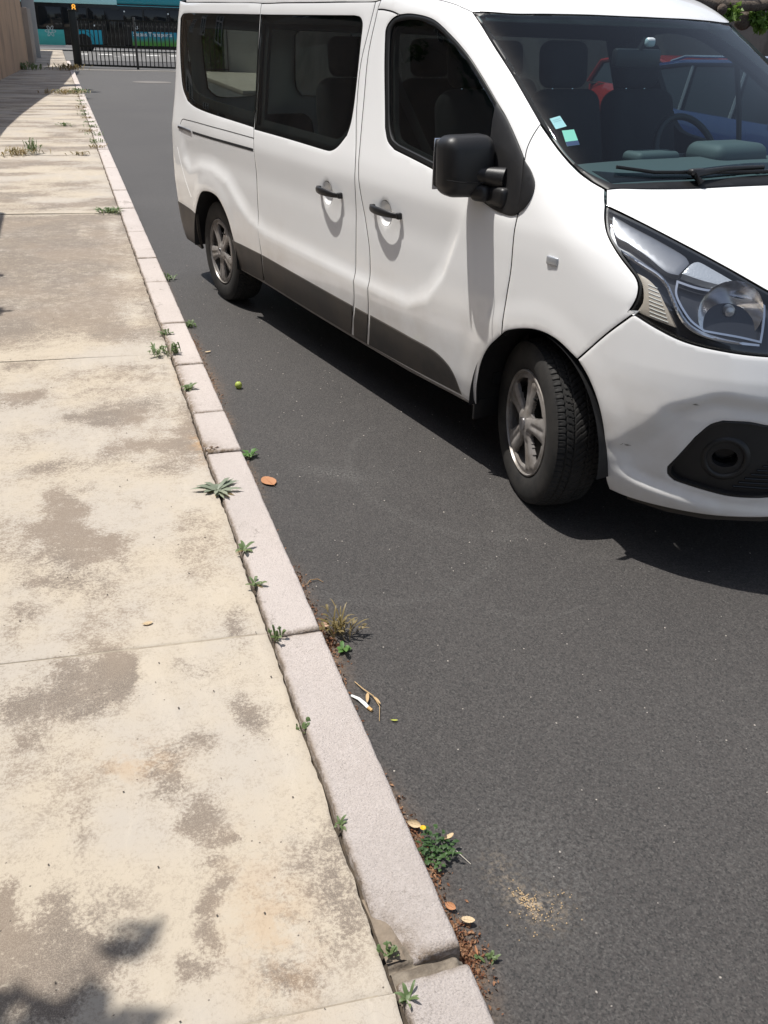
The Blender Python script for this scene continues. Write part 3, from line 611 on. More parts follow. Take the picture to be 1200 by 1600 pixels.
fogm = fog.copy(); fogm[:, 0] *= -1
grl = outline([(-.44, -.88, .62), (0, -.92, .62), (.44, -.88, .62)], [(.44, -.88, .62), (.40, -.9, .38)], [(.40, -.9, .38), (0, -.93, .37), (-.40, -.9, .38)], [(-.40, -.9, .38), (-.44, -.88, .62)])
bump = panel('front_bumper', Bp, 'cyl', M['paint'], van, holes=[fog, fogm, grl], h=.0095, rnd=.002, thick=.022)[0]
# grille band between the lamps (outside the frame)
Gb = outline(gr_t, rev(X(gr_t)), [X(gr_t)[0], X(nose)[0]], X(nose), rev(nose), [nose[0], gr_t[0]])
panel('grille', Gb, 'cyl', M['gloss'], van, off=-.006)
for s in (-1, 1):
    bml = BM(); tube(bml, [(s*.40, -.868, .885), (s*.25, -.892, .872), (s*.10, -.905, .866)], .006, 6); obj('grille_bar', bml, M['chrome'], van)
panel('lower_grille', grl, 'cyl', M['black'], van, off=-.035, gap=-.02, h=.05)
for s in (1, -1):                                   # fog lamp niche: black bezel with a round lamp pocket
    fo = fog if s == 1 else fogm
    cfg = OUT['foglamp'][0][0]; c = np.array([s*cfg[0], cfg[1], cfg[2]])
    ho = np.array([(c[0]-s*.062*math.cos(a)*.72, c[1]+.062*math.cos(a)*.69, c[2]+.036*math.sin(a)*1.35) for a in np.linspace(0, 2*math.pi, 28, endpoint=False)])
    bz = panel('fog_lamp_bezel', fo, 'cyl', M['black'], van, off=-.020, gap=-.014, thick=.03, holes=[ho], h=.02)[0]
    rim = panel('bezel_lip', fo, 'cyl', M['black'], bz, off=.0005, gap=-.001, thick=.03, holes=[np.array(c+(fo-c)*.955)], h=.02)[0]
    n_ = np.array([s*-.72, -.69, 0.]); bmf = BM()
    Mx = Matrix.Translation(Vector(c-n_*.02)) @ Vector(n_).to_track_quat('X', 'Z').to_matrix().to_4x4()
    lathe(bmf, [(.058, -.003), (.050, -.02), (.040, -.045), (.030, -.058), (.0005, -.060)], 32, Mx)
    obj('fog_lamp_pocket', bmf, M['gloss'], bz)
    bmf = BM(); lathe(bmf, [(.057, -.004), (.060, .004), (.066, .006), (.074, .002), (.080, -.006)], 36, Mx); obj('pocket_ring', bmf, M['black'], bz, ang=60)
    bmf = BM()
    for q in range(7):
        zq = .375+q*.017; P = to3d(to2d(np.array([(-.70+q*.018, -.77, zq), (-.62, -.83, zq), (-.54, -.87, zq)]), 'cyl'), 'cyl'); P = (P-grad(P)*.016)*np.array([s, 1, 1]); tube(bmf, P, .003, 5)
    obj('niche_louvre', bmf, M['gloss'], bz)
# small scratches on the bumper corner
for k in ('scr1', 'scr2'):
    a, b = [np.array(q) for q in OUT[k][0]]; m_ = (a+b)/2
    bms = BM(); n_ = grad(m_[None])[0]; u_ = (b-a)/np.linalg.norm(b-a); v_ = np.cross(n_, u_)
    w_ = .4 if k == 'scr1' else .22
    for q in range(5 if k == 'scr1' else 2):
        c = m_+n_*.0009+u_*RNG.uniform(-.012, .012)+v_*RNG.uniform(-.006, .006); L = RNG.uniform(.006, .016); W = RNG.uniform(.0008, .0022)
        bms.faces.new([bms.verts.new(Vector(c+u_*x*L+v_*y*W)) for x, y in ((-1, 0), (-.1, -1), (1, .1), (.2, 1))])
    obj('scratch', bms, mat('scratch_mark', (.16, .14, .12), .8), bump)

# rear bumper skirt, side mouldings
rb = outline([(-.958, 3.862, .53), (-.95, 4.0, .538), (-.938, 4.107, .542), (-.90, 4.35, .545), (-.55, 4.5, .55), (0, 4.55, .55)], [(0, 4.55, .55), (0, 4.55, .27)], [(0, 4.55, .27), (-.55, 4.5, .27), (-.88, 4.34, .27), (-.913, 3.92, .275)], [(-.913, 3.92, .275), (-.943, 3.88, .41), (-.958, 3.862, .53)])
panel('rear_bumper', rb, 'cylr', M['mould'], van, mirror=True, off=.004, thick=.018, gap=0, h=.03)
for k, par, parm in (('mouldr', van, van), ('moulds', sdoor[0], sdoor[1]), ('mouldb', van, van), ('mouldf', fdoor[0], fdoor[1])):
    panel('side_moulding', O_(k), 'side', M['mould'], par, mirror=parm, off=.0045, thick=.006, gap=.0006, h=.03, rnd=.003)
# sill lip below the panels
sillm = mat('sill_paint', (.30, .28, .26), .5, var=(5, .6, (.12, .1, .085)))
bms = BM()
tube(bms, [(s_[0]+.012, s_[1], s_[2]-.004) for s_ in [(-.93, .42, .312), (-.921, .6, .302), (-.918, 1., .288), (-.918, 1.5, .29), (-.92, 2.1, .298), (-.925, 2.7, .312), (-.93, 3.1, .314)]], .013, 10); obj('sill', bms, sillm, van); bms = BM()
tube(bms, [(-s_[0]-.012, s_[1], s_[2]-.004) for s_ in [(-.93, .42, .312), (-.918, 1., .288), (-.918, 1.5, .29), (-.925, 2.7, .312), (-.93, 3.1, .314)]], .013, 10)
obj('sill', bms, sillm, van)

# --- windows
def glassp(name, out, par, mirp, mt, off, **k): return panel(name, out, 'rad', mt, par, mirror=mirp, off=off, thick=.003, gap=-.004, h=.04, **k)
glassp('quarter_window', O_('qwin'), van, van, M['glass_dark'], -.0035)
glassp('window', O_('swin'), sdoor[0], sdoor[1], M['glass_dark'], -.0035)
fgl = O_('fglass')
glassp('window', fgl, fdoor[0], fdoor[1], M['glass_side'], -.010)
panel('window_rubber', outline(*fw), 'rad', M['rubber'], fdoor[0], mirror=fdoor[1], off=-.004, gap=-.001, thick=.02, holes=[fgl], h=.02, rnd=.003)
def ringhole(P, proj, d):
    Q = _inset(to2d(P, proj), d); return to3d(Q, proj)
for k, par, parm in (('qwin', van, van), ('swin', sdoor[0], sdoor[1])):          # thin black edge and the printed border behind the pane
    P = O_(k); panel('window_border', P, 'rad', M['rubber'], par, mirror=parm, off=-.012, gap=-.003, thick=.004, holes=[ringhole(P, 'rad', .022)], h=.03)
gw = OUT['gwsl'][0]
gl_top = [(-.725, .877, 1.770), (-.60, .805, 1.772), (-.35, .74, 1.775), (0, .70, 1.778)]
gl_bot = gw[-1:]+[(-.60, -.072, 1.262), (-.40, -.125, 1.266), (0, -.165, 1.272)]
ws_out = outline(wst_full, X(wst_full)[::-1], X(wsl), [X(wsl)[-1]]+X(ft)[1:], X(wsb_full), rev(wsb_full), [ft[-1]]+rev(ft)[1:], rev(wsl), step=.015)
ws_in = outline(gl_top, X(gl_top)[::-1], X(gw), X(gl_bot), rev(gl_bot), rev(gw), step=.015)
wscr = panel('windscreen', ws_in, 'rad', M['glass'], van, off=-.003, gap=-.006, thick=.003, h=.05)[0]
panel('windscreen_seal', ws_out, 'rad', M['rubber'], van, off=-.0015, gap=.003, thick=.012, holes=[ws_in], h=.03, rnd=.003)
fr_b = [(p[0]*.985, p[1]+.012, p[2]) for p in gl_bot]
fr_t = [(-.775, .055, 1.30), (-.66, .000, 1.29), (-.45, -.060, 1.29), (0, -.100, 1.29)]
frit = outline([(-.775, .055, 1.30), fr_b[0]], fr_b, rev(X(fr_b)), [X(fr_b)[0], X(fr_t)[0]], X(fr_t), rev(fr_t), step=.02)
panel('printed_border', frit, 'rad', M['gloss'], wscr, off=-.009, gap=0, thick=.002, h=.04)
# cowl tray beneath the wipers
bmc = BM(); box(bmc, (0, -.10, 1.195), (1.2, .16, .03), .01); obj('cowl', bmc, M['black'], van)

# --- backing seen through the gaps, cabin lining with window openings
def rect(y0, y1, z0, z1, n=12):
    return outline([(-.9, y0, z0), (-.9, y1, z0)], [(-.9, y1, z0), (-.9, y1, z1)], [(-.9, y1, z1), (-.9, y0, z1)], [(-.9, y0, z1), (-.9, y0, z0)], step=.05)
def shrink(P, d): return ringhole(P, 'side', d)
arch_b = [(-.95, 3.09, .34), (-.96, 3.10, .55), (-.97, 3.2, .70), (-.97, 3.4, .76), (-.97, 3.6, .76), (-.96, 3.8, .67), (-.95, 3.9, .5), (-.94, 3.94, .34)]
low = outline([(-.9, .46, .34), (-.95, .40, .55), (-.97, .26, .75), (-.93, .23, 1.18), (-.87, .36, 1.38)], [(-.87, .36, 1.38), (-.82, .85, 1.66), (-.78, 1.2, 1.79), (-.78, 1.6, 1.80)], [(-.78, 1.6, 1.8), (-.78, 4.2, 1.8)], [(-.78, 4.2, 1.8), (-.93, 4.2, .34)], [(-.93, 4.2, .34), (-.94, 3.94, .34)], rev(arch_b), [arch_b[0], (-.9, .46, .34)], step=.04)
panel('cabin_lining', low, 'side', M['trim'], van, mirror=True, off=-.030, gap=0, thick=.02, holes=[shrink(O_('qwin'), .075), shrink(O_('swin'), .06), shrink(fgl, .012)], h=.08)
bl = [(-.9, .46, .34)]
for nm, pth in (('seam_backing', [qs, sb, bf2, fd]),):
    for p_ in pth:
        P = np.array(catmull(p_, .03)); N = grad(P)
        for s in (1, -1):
            bms = BM()
            A = P-N*.010; T = np.gradient(A, axis=0); T /= np.linalg.norm(T, axis=1, keepdims=True); W = np.cross(T, N)
            l_ = [bms.verts.new(((a-w*.02)*np.array([s, 1, 1])).tolist()) for a, w in zip(A, W)]; r_ = [bms.verts.new(((a+w*.02)*np.array([s, 1, 1])).tolist()) for a, w in zip(A, W)]
            for i in range(len(A)-1): bms.faces.new((l_[i], r_[i], r_[i+1], l_[i+1]))
            obj(nm, bms, M['liner'], van)
bmn = BM()                                         # under-bonnet and bumper backing
for s in (1, -1):
    P = np.array([(-.89, -.12, 1.10), (-.89, -.30, 1.05), (-.88, -.35, .98), (-.86, -.36, .88), (-.90, -.18, .74)])
box(bmn, (0, -.02, .84), (1.36, .80, .34), .05); box(bmn, (0, -.42, .52), (1.0, .56, .4), .05)
obj('engine_bay', bmn, M['liner'], van)

# --- head lamps
def lamp(s):
    sx = (lambda P: np.array(P)*np.array([s*1., 1, 1]))
    root = None
    Lo = outline(OUT['hlback'][0], hl_bot, [hl_bot[-1], hl_top[-1]], rev(hl_top))
    def P_(name, out, mt, off, par, **k):
        o = panel(name, out, 'cyl', mt, par, off=off, **k)[0]
        if s == -1:
            for v in o.data.vertices: v.co.x *= -1
            o.data.flip_normals()
        return o
    head = P_('headlight', Lo, M['lampdark'], -.040, van, gap=-.002, thick=.002, h=.03)
    bz = P_('lamp_rim', Lo, M['rubber'], -.003, head, gap=.0015, thick=.042, holes=[ringhole(Lo, 'cyl', .009)], h=.03)
    P_('upper_reflector', O_('i_refl'), mat('smoked_reflector', (.26, .265, .285), .30, .75), -.014, head, thick=.025, gap=0, h=.012)
    P_('indicator', O_('i_ind'), M['beige'], -.010, head, thick=.03, gap=0, h=.02)
    P_('chrome_strip', O_('i_chr1'), M['chrome'], -.006, head, thick=.03, gap=0, h=.02, rnd=.004)
    P_('daylight_lamp', O_('i_drl'), M['clear'], -.008, head, thick=.03, gap=0, h=.008)
    ib = OUT['i_ind']
    for q in range(9):                                # ribs on the indicator
        f = q/8.; a = np.array((-.884, -.398, 1.005))*(1-f)+np.array((-.899, -.432, .915))*f; b = np.array((-.868, -.432, .998))*(1-f)+np.array((-.868, -.50, .903))*f
        a = a*(1-.12)+b*.12
        pts = to3d(to2d(np.array([a, (a+b)/2, b]), 'cyl'), 'cyl'); bmr = BM()
        N = grad(pts); pts = (pts-N*.009)*np.array([s, 1, 1]); tube(bmr, pts, .0014, 6); obj('indicator_rib', bmr, M['white'], head)
    # bowl reflector: chrome dish with a dark bulb shade, set behind its opening
    bowl = OUT['i_bowl']; Bo = outline(*bowl)
    P_('bowl_edge', Bo, M['chrome'], -.012, head, thick=.02, gap=0, holes=[ringhole(Bo, 'cyl', .006)], h=.02)
    c = np.array(OUT['i_bowlc'][0][0])+np.array((.030, -.025, -.005)); n_ = np.array([-.60, -.79, .12]); n_ /= np.linalg.norm(n_)
    c = (c-n_*.022)*np.array([s, 1, 1]); n_ = n_*np.array([s, 1, 1]); bmb = BM()
    Mx = Matrix.Translation(Vector(c)) @ Vector(n_).to_track_quat('X', 'Z').to_matrix().to_4x4()
    lathe(bmb, [(.100, .004), (.088, -.006), (.074, -.018), (.058, -.029), (.040, -.038), (.020, -.043), (.004, -.045)], 40, Mx)
    obj('reflector_bowl', bmb, M['chrome'], head, ang=60)
    bmb = BM(); lathe(bmb, [(.0005, -.006), (.014, -.008), (.020, -.016), (.022, -.040)], 24, Mx); obj('bulb_shade', bmb, M['satin'], head)
    P_('lens', Lo, M['lens'], -.0005, head, gap=.004, thick=.002, h=.02)
for s in (1, -1): lamp(s)

# --- side repeater on the wing
for s in (1, -1):
    bmq = BM(); c = np.array([-.955, -.005, 1.004]); n_ = grad(c[None])[0]
    Mx = rotm(0, 0, 4)
    box(bmq, (c*np.array([s, 1, 1])).tolist(), (.012, .058, .030), .005, Mx if s == 1 else rotm(0, 0, -4), 3)
    rp = obj('side_indicator', bmq, M['clear'], van)
    bmq = BM(); box(bmq, ((c+np.array([.004, -.002, -.024]))*np.array([s, 1, 1])).tolist(), (.003, .05, .02), .001); obj('indicator_base', bmq, M['beige'], rp)

# --- door handles
def handle(c, bar, par, s):
    c = np.array(c); cs = to3d(to2d(c[None], 'rad'), 'rad')[0]; n_ = grad(cs[None])[0]; sc = np.array([s, 1, 1])
    Mx = Matrix.Translation(Vector(cs*sc)) @ Vector(n_*sc).to_track_quat('X', 'Z').to_matrix().to_4x4()
    bmh = BM(); lathe(bmh, [(.0565, .0005), (.0545, -.001), (.052, -.007), (.046, -.015), (.034, -.022), (.018, -.0255), (.001, -.0265)], 40, Mx)
    cup = obj('handle_recess', bmh, M['paint'], par, ang=60)
    y0, y1 = bar; z = c[2]+.012
    bmh = BM(); P = []
    for i in range(15):
        f = i/14.; y = y0+(y1-y0)*f
        x = cs[0]-.018-.030*math.sin(math.pi*min(1, max(0, f)))**.6
        P.append((x*s, y, z+.004*math.sin(math.pi*f)))
    wd = [.011+.005*math.sin(math.pi*(i/14.)**.8) for i in range(15)]
    rings = tube(bmh, P, wd, 12)
    for i, rg in enumerate(rings):                  # flatten to a paddle
        ce = Vector(P[i])
        for v in rg:
            d = v.co-ce; v.co = ce+Vector((d.x*.55, d.y, d.z*1.15))
    for y in (y0+.004, y1-.012):
        box(bmh, ((cs[0]-.010)*s, y, z) if s == 1 else (-(cs[0]-.010), y, z), (.026, .022, .028), .005)
    hb = obj('door_handle', bmh, M['black'], par, ang=50)
for s in (1, -1):
    handle(H1, (1.875, 1.655), sdoor[0 if s == 1 else 1], s)
    handle(H2, (1.305, 1.078), fdoor[0 if s == 1 else 1], s)

# --- sliding-door rail on the quarter panel
def slot(name, pts, wd, mt, off, s=1, closed=False):
    P = np.array(catmull(pts, .02)); P = to3d(to2d(P, 'side'), 'side'); N = grad(P); A = (P+N*off)
    T = np.gradient(A, axis=0); T /= np.linalg.norm(T, axis=1, keepdims=True); W = np.cross(T, N); b_ = BM(); sc = np.array([s, 1, 1])
    rows = [[b_.verts.new(((a+w*wd*k-n*dn)*sc).tolist()) for a, w, n in zip(A, W, N)] for k, dn in ((-1, .004), (-.8, 0), (.8, 0), (1, .004))]
    for ra, rb_ in zip(rows[:-1], rows[1:]):
        for i in range(len(A)-1): b_.faces.new((ra[i], ra[i+1], rb_[i+1], rb_[i]))
    return obj(name, b_, mt, van)
for s in (1, -1):
    slot('rail_slot', [(-.948, 2.768, 1.070), (-.94, 3.3, 1.066), (-.92, 3.87, 1.062)], .009, M['liner'], .0012, s)
    slot('rail_cover_seam', [(-.942, 2.768, 1.134), (-.942, 3.32, 1.134), (-.92, 4.0, 1.128), (-.91, 4.12, 1.120), (-.91, 4.15, 1.09)], .0022, M['liner'], .0012, s)
    slot('rail_bracket', [(-.92, 4.19, 1.068), (-.92, 4.05, 1.066), (-.92, 3.90, 1.063)], .010, M['satin'], .006, s)
    slot('panel_seam', [(-.93, 4.23, .93), (-.93, 4.16, .84), (-.94, 4.05, .72), (-.95, 3.95, .63)], .0018, mat('seam_white', (.9, .9, .9), .4), .001, s)

# --- door mirrors
def mirror(s):
    base = panel('mirror', O_('basef'), 'rad', M['black'], fdoor[0] if s == 1 else fdoor[1], off=.006, thick=.012, gap=0, h=.02)[0]
    if s == -1:
        for v in base.data.vertices: v.co.x *= -1
        base.data.flip_normals()
    b_ = BM(); c = Vector((-1.010, .500, 1.262))
    vs = box(b_, (0, 0, 0), (.215, .135, .225), .048, seg=5)
    for v in b_.verts:
        x, y, z = v.co
        if y < 0: v.co.y = y*(1-.25*(z/.12)**2)-.015*(1-(x/.12)**2)
        v.co.x += .012*(z/.12)*(-1)*.3
        if x < 0: v.co.z *= .97
    for v in b_.verts: v.co = rotm(0, 0, -6) @ v.co+c
    rv = [v for v in b_.verts]
    if s == -1:
        for v in b_.verts: v.co.x *= -1
        bmesh.ops.reverse_faces(b_, faces=b_.faces[:])
    obj('mirror_housing', b_, M['black'], base, ang=60)
    b_ = BM()
    seam = [(-1.126, .45, 1.222), (-1.08, .418, 1.216), (-1.02, .405, 1.213), (-.96, .410, 1.212), (-.925, .43, 1.214)]
    tube(b_, [(p[0]*s, p[1]-.004, p[2]) for p in seam], .0022, 6); obj('mirror_seam', b_, M['liner'], base)
    b_ = BM()
    box(b_, (0, 0, 0), (.175, .006, .185), .0028); 
    for v in b_.verts: v.co = rotm(0, 0, -6) @ v.co+Vector((-1.015, .571, 1.262)); v.co.x *= s
    obj('mirror_glass', b_, M['chrome'], base)
    b_ = BM()
    A = [(-.985, .445, 1.236), (-.945, .405, 1.232), (-.915, .365, 1.228)]
    rg = tube(b_, [(p[0]*s, p[1], p[2]) for p in A], [.027, .031, .036], 14)
    for i, r_ in enumerate(rg):
        for v in r_: v.co.z = A[i][2]+(v.co.z-A[i][2])*1.15
    box(b_, (-.955*s, .44, 1.172), (.105, .075, .062), .022, rotm(0, 0, 25*s), 3)
    box(b_, (-.935*s, .375, 1.165), (.05, .12, .075), .02, None, 3)
    obj('mirror_arm', b_, M['black'], base, ang=60)
    g = panel('mirror_base_cover', O_('baseg'), 'rad', M['black'], van, off=.008, thick=.014, gap=0, h=.02)[0]
    if s == -1:
        for v in g.data.vertices: v.co.x *= -1
        g.data.flip_normals()
for s in (1, -1): mirror(s)

# --- wipers
b_ = BM(); wp = [np.array(q) for q in OUT['wiper'][0]]
W1 = [(-.70, .012, 1.306), (-.58, -.055, 1.292), (-.40, -.115, 1.292), (-.20, -.150, 1.290), (.02, -.165, 1.288)]
tube(b_, W1, .0065, 6); tube(b_, [(-.44, -.15, 1.262), (-.46, -.125, 1.29), (-.30, -.13, 1.302), (-.12, -.14, 1.302)], [.016, .014, .009, .008], 8); box(b_, (-.44, -.12, 1.296), (.07, .03, .022), .008)
tube(b_, [(.08, -.135, 1.300), (.3, -.11, 1.300), (.52, -.05, 1.300), (.66, .03, 1.306)], .0065, 6); tube(b_, [(.02, -.17, 1.27), (.08, -.15, 1.305), (.30, -.115, 1.312)], [.015, .012, .008], 8)
obj('wiper', b_, M['black'], van, ang=60)
# stickers in the corner of the windscreen
def sticker(k, c1, label):
    P = np.array(OUT[k][0]); P = P-grad(P)*.012
    return pyobj('sticker', P, [(0, 1, 2, 3)], c1, wscr, label=label)
sa = sticker('stick1', mat('sticker_pale_blue', (.62, .80, .80), .6), 'pale blue paper sticker')
sb_ = sticker('stick2', mat('sticker_green', (.38, .75, .56), .6), 'green paper sticker with dark foot')
P = np.array(OUT['stick2'][0]); P = P-grad(P)*.011; Q = np.array([P[3]*.72+P[0]*.28, P[2]*.72+P[1]*.28, P[2], P[3]]); pyobj('sticker_foot', Q, [(0, 1, 2, 3)], mat('sticker_ink', (.04, .05, .14), .6), sb_)
P1 = np.array(OUT['stick1'][0]); P1 = P1-grad(P1)*.0115
for f in (.22, .38):
    Q = np.array([P1[0]*(1-f)+P1[3]*f, P1[1]*(1-f)+P1[2]*f]); d = (P1[3]-P1[0])*.03; c = Q.mean(0); Q = c+(Q-c)*.7
    pyobj('sticker_print', [Q[0], Q[1], Q[1]+d, Q[0]+d], [(0, 1, 2, 3)], mat('sticker_print_ink', (.35, .5, .52), .6), sa)

# --- cabin: floor, dashboard, steering wheel, seats
b_ = BM(); box(b_, (0, 2.35, .42), (1.72, 3.9, .05)); box(b_, (0, .32, .62), (1.6, .10, .5)); obj('cabin_floor', b_, M['liner'], van)
b_ = BM()                                          # dashboard as a lofted shelf
prof = [(-.16, 1.19), (-.05, 1.215), (.10, 1.237), (.25, 1.255), (.42, 1.262), (.52, 1.235), (.56, 1.15), (.52, .98), (.42, .80), (.40, .6)]
rows = []
for i in range(15):
    x = -.83+1.66*i/14; e = 1-.35*abs(x/.83)**4
    rows.append([b_.verts.new((x, y+.03*(1-abs(x))-(.05 if y > .3 else 0)*(abs(x)/.83)**2, z-.035*abs(x/.83)**6)) for y, z in prof])
for a, c in zip(rows[:-1], rows[1:]):
    for i in range(len(prof)-1): b_.faces.new((a[i], c[i], c[i+1], a[i+1]))
dash = obj('dashboard', b_, M['dash'], van, ang=60)
b_ = BM(); box(b_, (-.05, .50, 1.262), (.24, .12, .050), .024, None, 4); box(b_, (.34, .44, 1.268), (.32, .22, .10), .048, None, 5); obj('instrument_hood', b_, M['dash'], dash, ang=60)
for x0, x1 in ((-.28, .02), (.16, .46)):
    b_ = BM()
    for q in range(9): box(b_, (x0+(x1-x0)*q/8, .115, 1.2425), (.022, .020, .002))
    obj('demister_vent', b_, M['liner'], dash)
b_ = BM(); c = Vector((.36, .68, 1.225)); rx = rotm(62)
tube(b_, [c+rx @ Vector((.19*math.cos(a), .19*math.sin(a), 0)) for a in np.linspace(0, 2*math.pi, 41)], .015, 10, False)
tube(b_, [c+rx @ Vector((-.18, 0, 0)), c, c+rx @ Vector((.18, 0, 0))], .02, 8); tube(b_, [c, c+rx @ Vector((0, -.18, 0))], .018, 8); tube(b_, [c, (.36, .52, 1.12)], .045, 10)
obj('steering_wheel', b_, M['black'], van, ang=60)
b_ = BM(); box(b_, (-.10, .62, 1.635), (.25, .035, .07), .012); tube(b_, [(-.10, .62, 1.65), (-.08, .60, 1.71)], .012, 6); rm = obj('interior_mirror', b_, M['black'], van)
b_ = BM(); box(b_, (-.07, .585, 1.695), (.045, .03, .035), .012, None, 3); obj('mirror_sensor', b_, mat('sensor_grey', (.55, .6, .62), .4), rm)
def seat(x, y, w_=.46, par=van, z0=.0, head=True):
    b_ = BM(); box(b_, (x, y-.24, .80+z0), (w_, .50, .16), .06, rotm(6), 4); st = obj('seat', b_, M['seat'], par, ang=60)
    b_ = BM()
    for v in box(b_, (0, 0, 0), (w_, .15, .62), .065, None, 5):
        v.co.x *= 1-.18*max(0, v.co.z/.31)**2*1; 
        v.co = rotm(-14) @ v.co+Vector((x, y+.04, 1.13+z0))
    obj('seat_back', b_, M['seat'], st, ang=60)
    if not head: return
    b_ = BM(); box(b_, (x, y+.135, 1.535+z0), (.25, .11, .20), .05, rotm(-8), 5); h_ = obj('headrest', b_, M['seat'], st, ang=60)
    b_ = BM()
    for d in (-.06, .06): tube(b_, [(x+d, y+.12, 1.38+z0), (x+d, y+.13, 1.46+z0)], .006, 6)
    obj('headrest_post', b_, M['chrome'], h_)
for x, w_ in ((-.55, .44), (-.04, .42), (.42, .46)): seat(x, 1.02, w_, z0=.055)
for x in (-.52, 0, .52): seat(x, 2.25, .48, z0=.04)
for x in (-.52, 0, .52): seat(x, 3.25, .50, z0=-.22, head=False)
b_ = BM(); box(b_, (0, 2.7, 1.80), (1.46, 3.3, .02)); box(b_, (0, 1.02, 1.765), (1.4, .30, .02)); obj('headlining', b_, M['trimlight'], van)
b_ = BM()                                          # belt posts and the far pillars' trim
for s in (-1, 1):
    tube(b_, [(s*.86, 1.50, 1.0), (s*.80, 1.52, 1.45), (s*.72, 1.53, 1.78)], [.05, .045, .05], 8, flat=.6)
obj('pillar_trim', b_, M['trim'], van, ang=60)
for s in (-1, 1):
    if s == 1: b_ = BM(); tube(b_, [(.90, .84, 1.18), (.86, .86, 1.40), (.80, .88, 1.62)], .014, 6); obj('window_divider', b_, M['trim'], fdoor[1])
b_ = BM(); tube(b_, [(-.80, 1.50, 1.60), (-.70, 1.30, 1.25), (-.60, 1.05, .92)], .004, 4, flat=6); tube(b_, [(.80, 1.50, 1.60), (.70, 1.30, 1.25), (.60, 1.05, .92)], .004, 4, flat=6); obj('seat_belt', b_, mat('belt', (.05, .05, .05), .7), van)

# --- wheel arches and underbody
for cy in (.02, 3.50):
    for s in (-1, 1):
        b_ = BM(); n = 40; P0 = []; P1 = []
        for i in range(n+1):
            a = math.pi*(-.02+1.04*i/n); r = .405 if cy < 1 else .41
            P0.append(b_.verts.new((s*.962, cy+r*math.cos(a), .335+r*math.sin(a)))); P1.append(b_.verts.new((s*.60, cy+r*.97*math.cos(a), .335+r*.97*math.sin(a))))
        P2 = [b_.verts.new((s*.60, cy, .2)) for _ in (0,)]
        for i in range(n): b_.faces.new((P0[i], P0[i+1], P1[i+1], P1[i])); b_.faces.new((P1[i], P1[i+1], P2[0]))
        # soft lip standing inside the opening
        lip = []
        for i in range(n+1):
            a = math.pi*(.0+1.0*i/n); r = .388 if cy < 1 else .398
            lip.append((s*.955, cy+r*math.cos(a), .335+r*math.sin(a)))
        obj('wheel_arch_liner', b_, M['black'], van, ang=60)
b_ = BM(); box(b_, (0, 2.1, .30), (1.55, 4.5, .10)); box(b_, (0, .0, .30), (1.1, 1.5, .14), .03); box(b_, (0, 4.3, .36), (1.6, .3, .2), .04)
tube(b_, [(-.45, 1.2, .22), (-.45, 4.2, .24)], .035, 8)
obj('underbody', b_, M['liner'], van)
b_ = BM()                                          # rubber air dam under the bumper
pts = to3d(to2d(np.array([(-.86, -.45, .262), (-.80, -.59, .262), (-.72, -.70, .268), (-.577, -.82, .28), (-.3, -.9, .288), (0, -.93, .29), (.3, -.9, .288), (.577, -.82, .28), (.72, -.7, .268), (.86, -.45, .262)]), 'cyl'), 'cyl')
top_ = [b_.verts.new((p[0]*.965, p[1]+.03, p[2]+.02)) for p in pts]; bot_ = [b_.verts.new((p[0]*.955, p[1]+.04, p[2]-.045)) for p in pts]
for i in range(len(pts)-1): b_.faces.new((top_[i], top_[i+1], bot_[i+1], bot_[i]))
obj('air_dam', b_, mat('dusty_rubber', (.07, .06, .05), .8), van, ang=60)
for x_, y_ in ((-.86, .425), (.86, .425)):
    b_ = BM(); box(b_, (x_, y_, .285), (.15, .012, .09), .003); obj('mud_flap', b_, M['black'], van)

# --- wheels: tyre with moulded tread, five-spoke cover
def tyre_mesh():
    RO, HW = .336, .1025; nt_ = 560
    # section: (half-width coordinate, radius) from outer bead over the crown to the inner bead
    sec = [(-.085, .212), (-.092, .222), (-.0985, .235), (-.1025, .255), (-.1035, .275), (-.1015, .293), (-.0975, .308), (-.0925, .3185), (-.0885, .3245)]
    crown = [(x, RO-.0115*(abs(x)/.084)**2.6) for x in np.linspace(-.084, .084, 39)]
    sec = sec+crown+[(-a, b) for a, b in sec[::-1]]
    V = []; F = []; ns = len(sec)
    for i in range(nt_):
        th = 2*math.pi*i/nt_
        for (x, r) in sec:
            d = 0
            ax = abs(x)
            if ax < .0885:
                for g0, gw in ((.0, .0), (.027, .0032), (.058, .0030)):
                    if gw and abs(ax-g0) < gw: d = .0065
                if .031 < ax < .056:                           # slanted blocks
                    ph = (i/nt_*80+(ax-.03)*22+(.5 if x > 0 else 0)) % 1
                    if ph < .17: d = .0055
                elif ax <= .025:
                    ph = (i/nt_*80+x*26) % 1
                    if ph < .15: d = .005
                else:
                    ph = (i/nt_*80+(ax-.06)*5) % 1
                    if ph < .16: d = .0055
                    elif .5 < ph < .56: d = .002
            elif r > .306 and (i % 7) < 1: d = .0012
            if abs(r-.262) < .006: d = -.0008
            V.append((x, (r-d)*math.cos(th), (r-d)*math.sin(th)))
    for i in range(nt_):
        j = (i+1) % nt_
        for k in range(ns-1): F.append((i*ns+k, i*ns+k+1, j*ns+k+1, j*ns+k))
    me = bpy.data.meshes.new('tyre'); me.from_pydata(V, [], F); me.update(); me.materials.append(M['tyre']); me.shade_smooth(); me.set_sharp_from_angle(angle=R(38)); return me
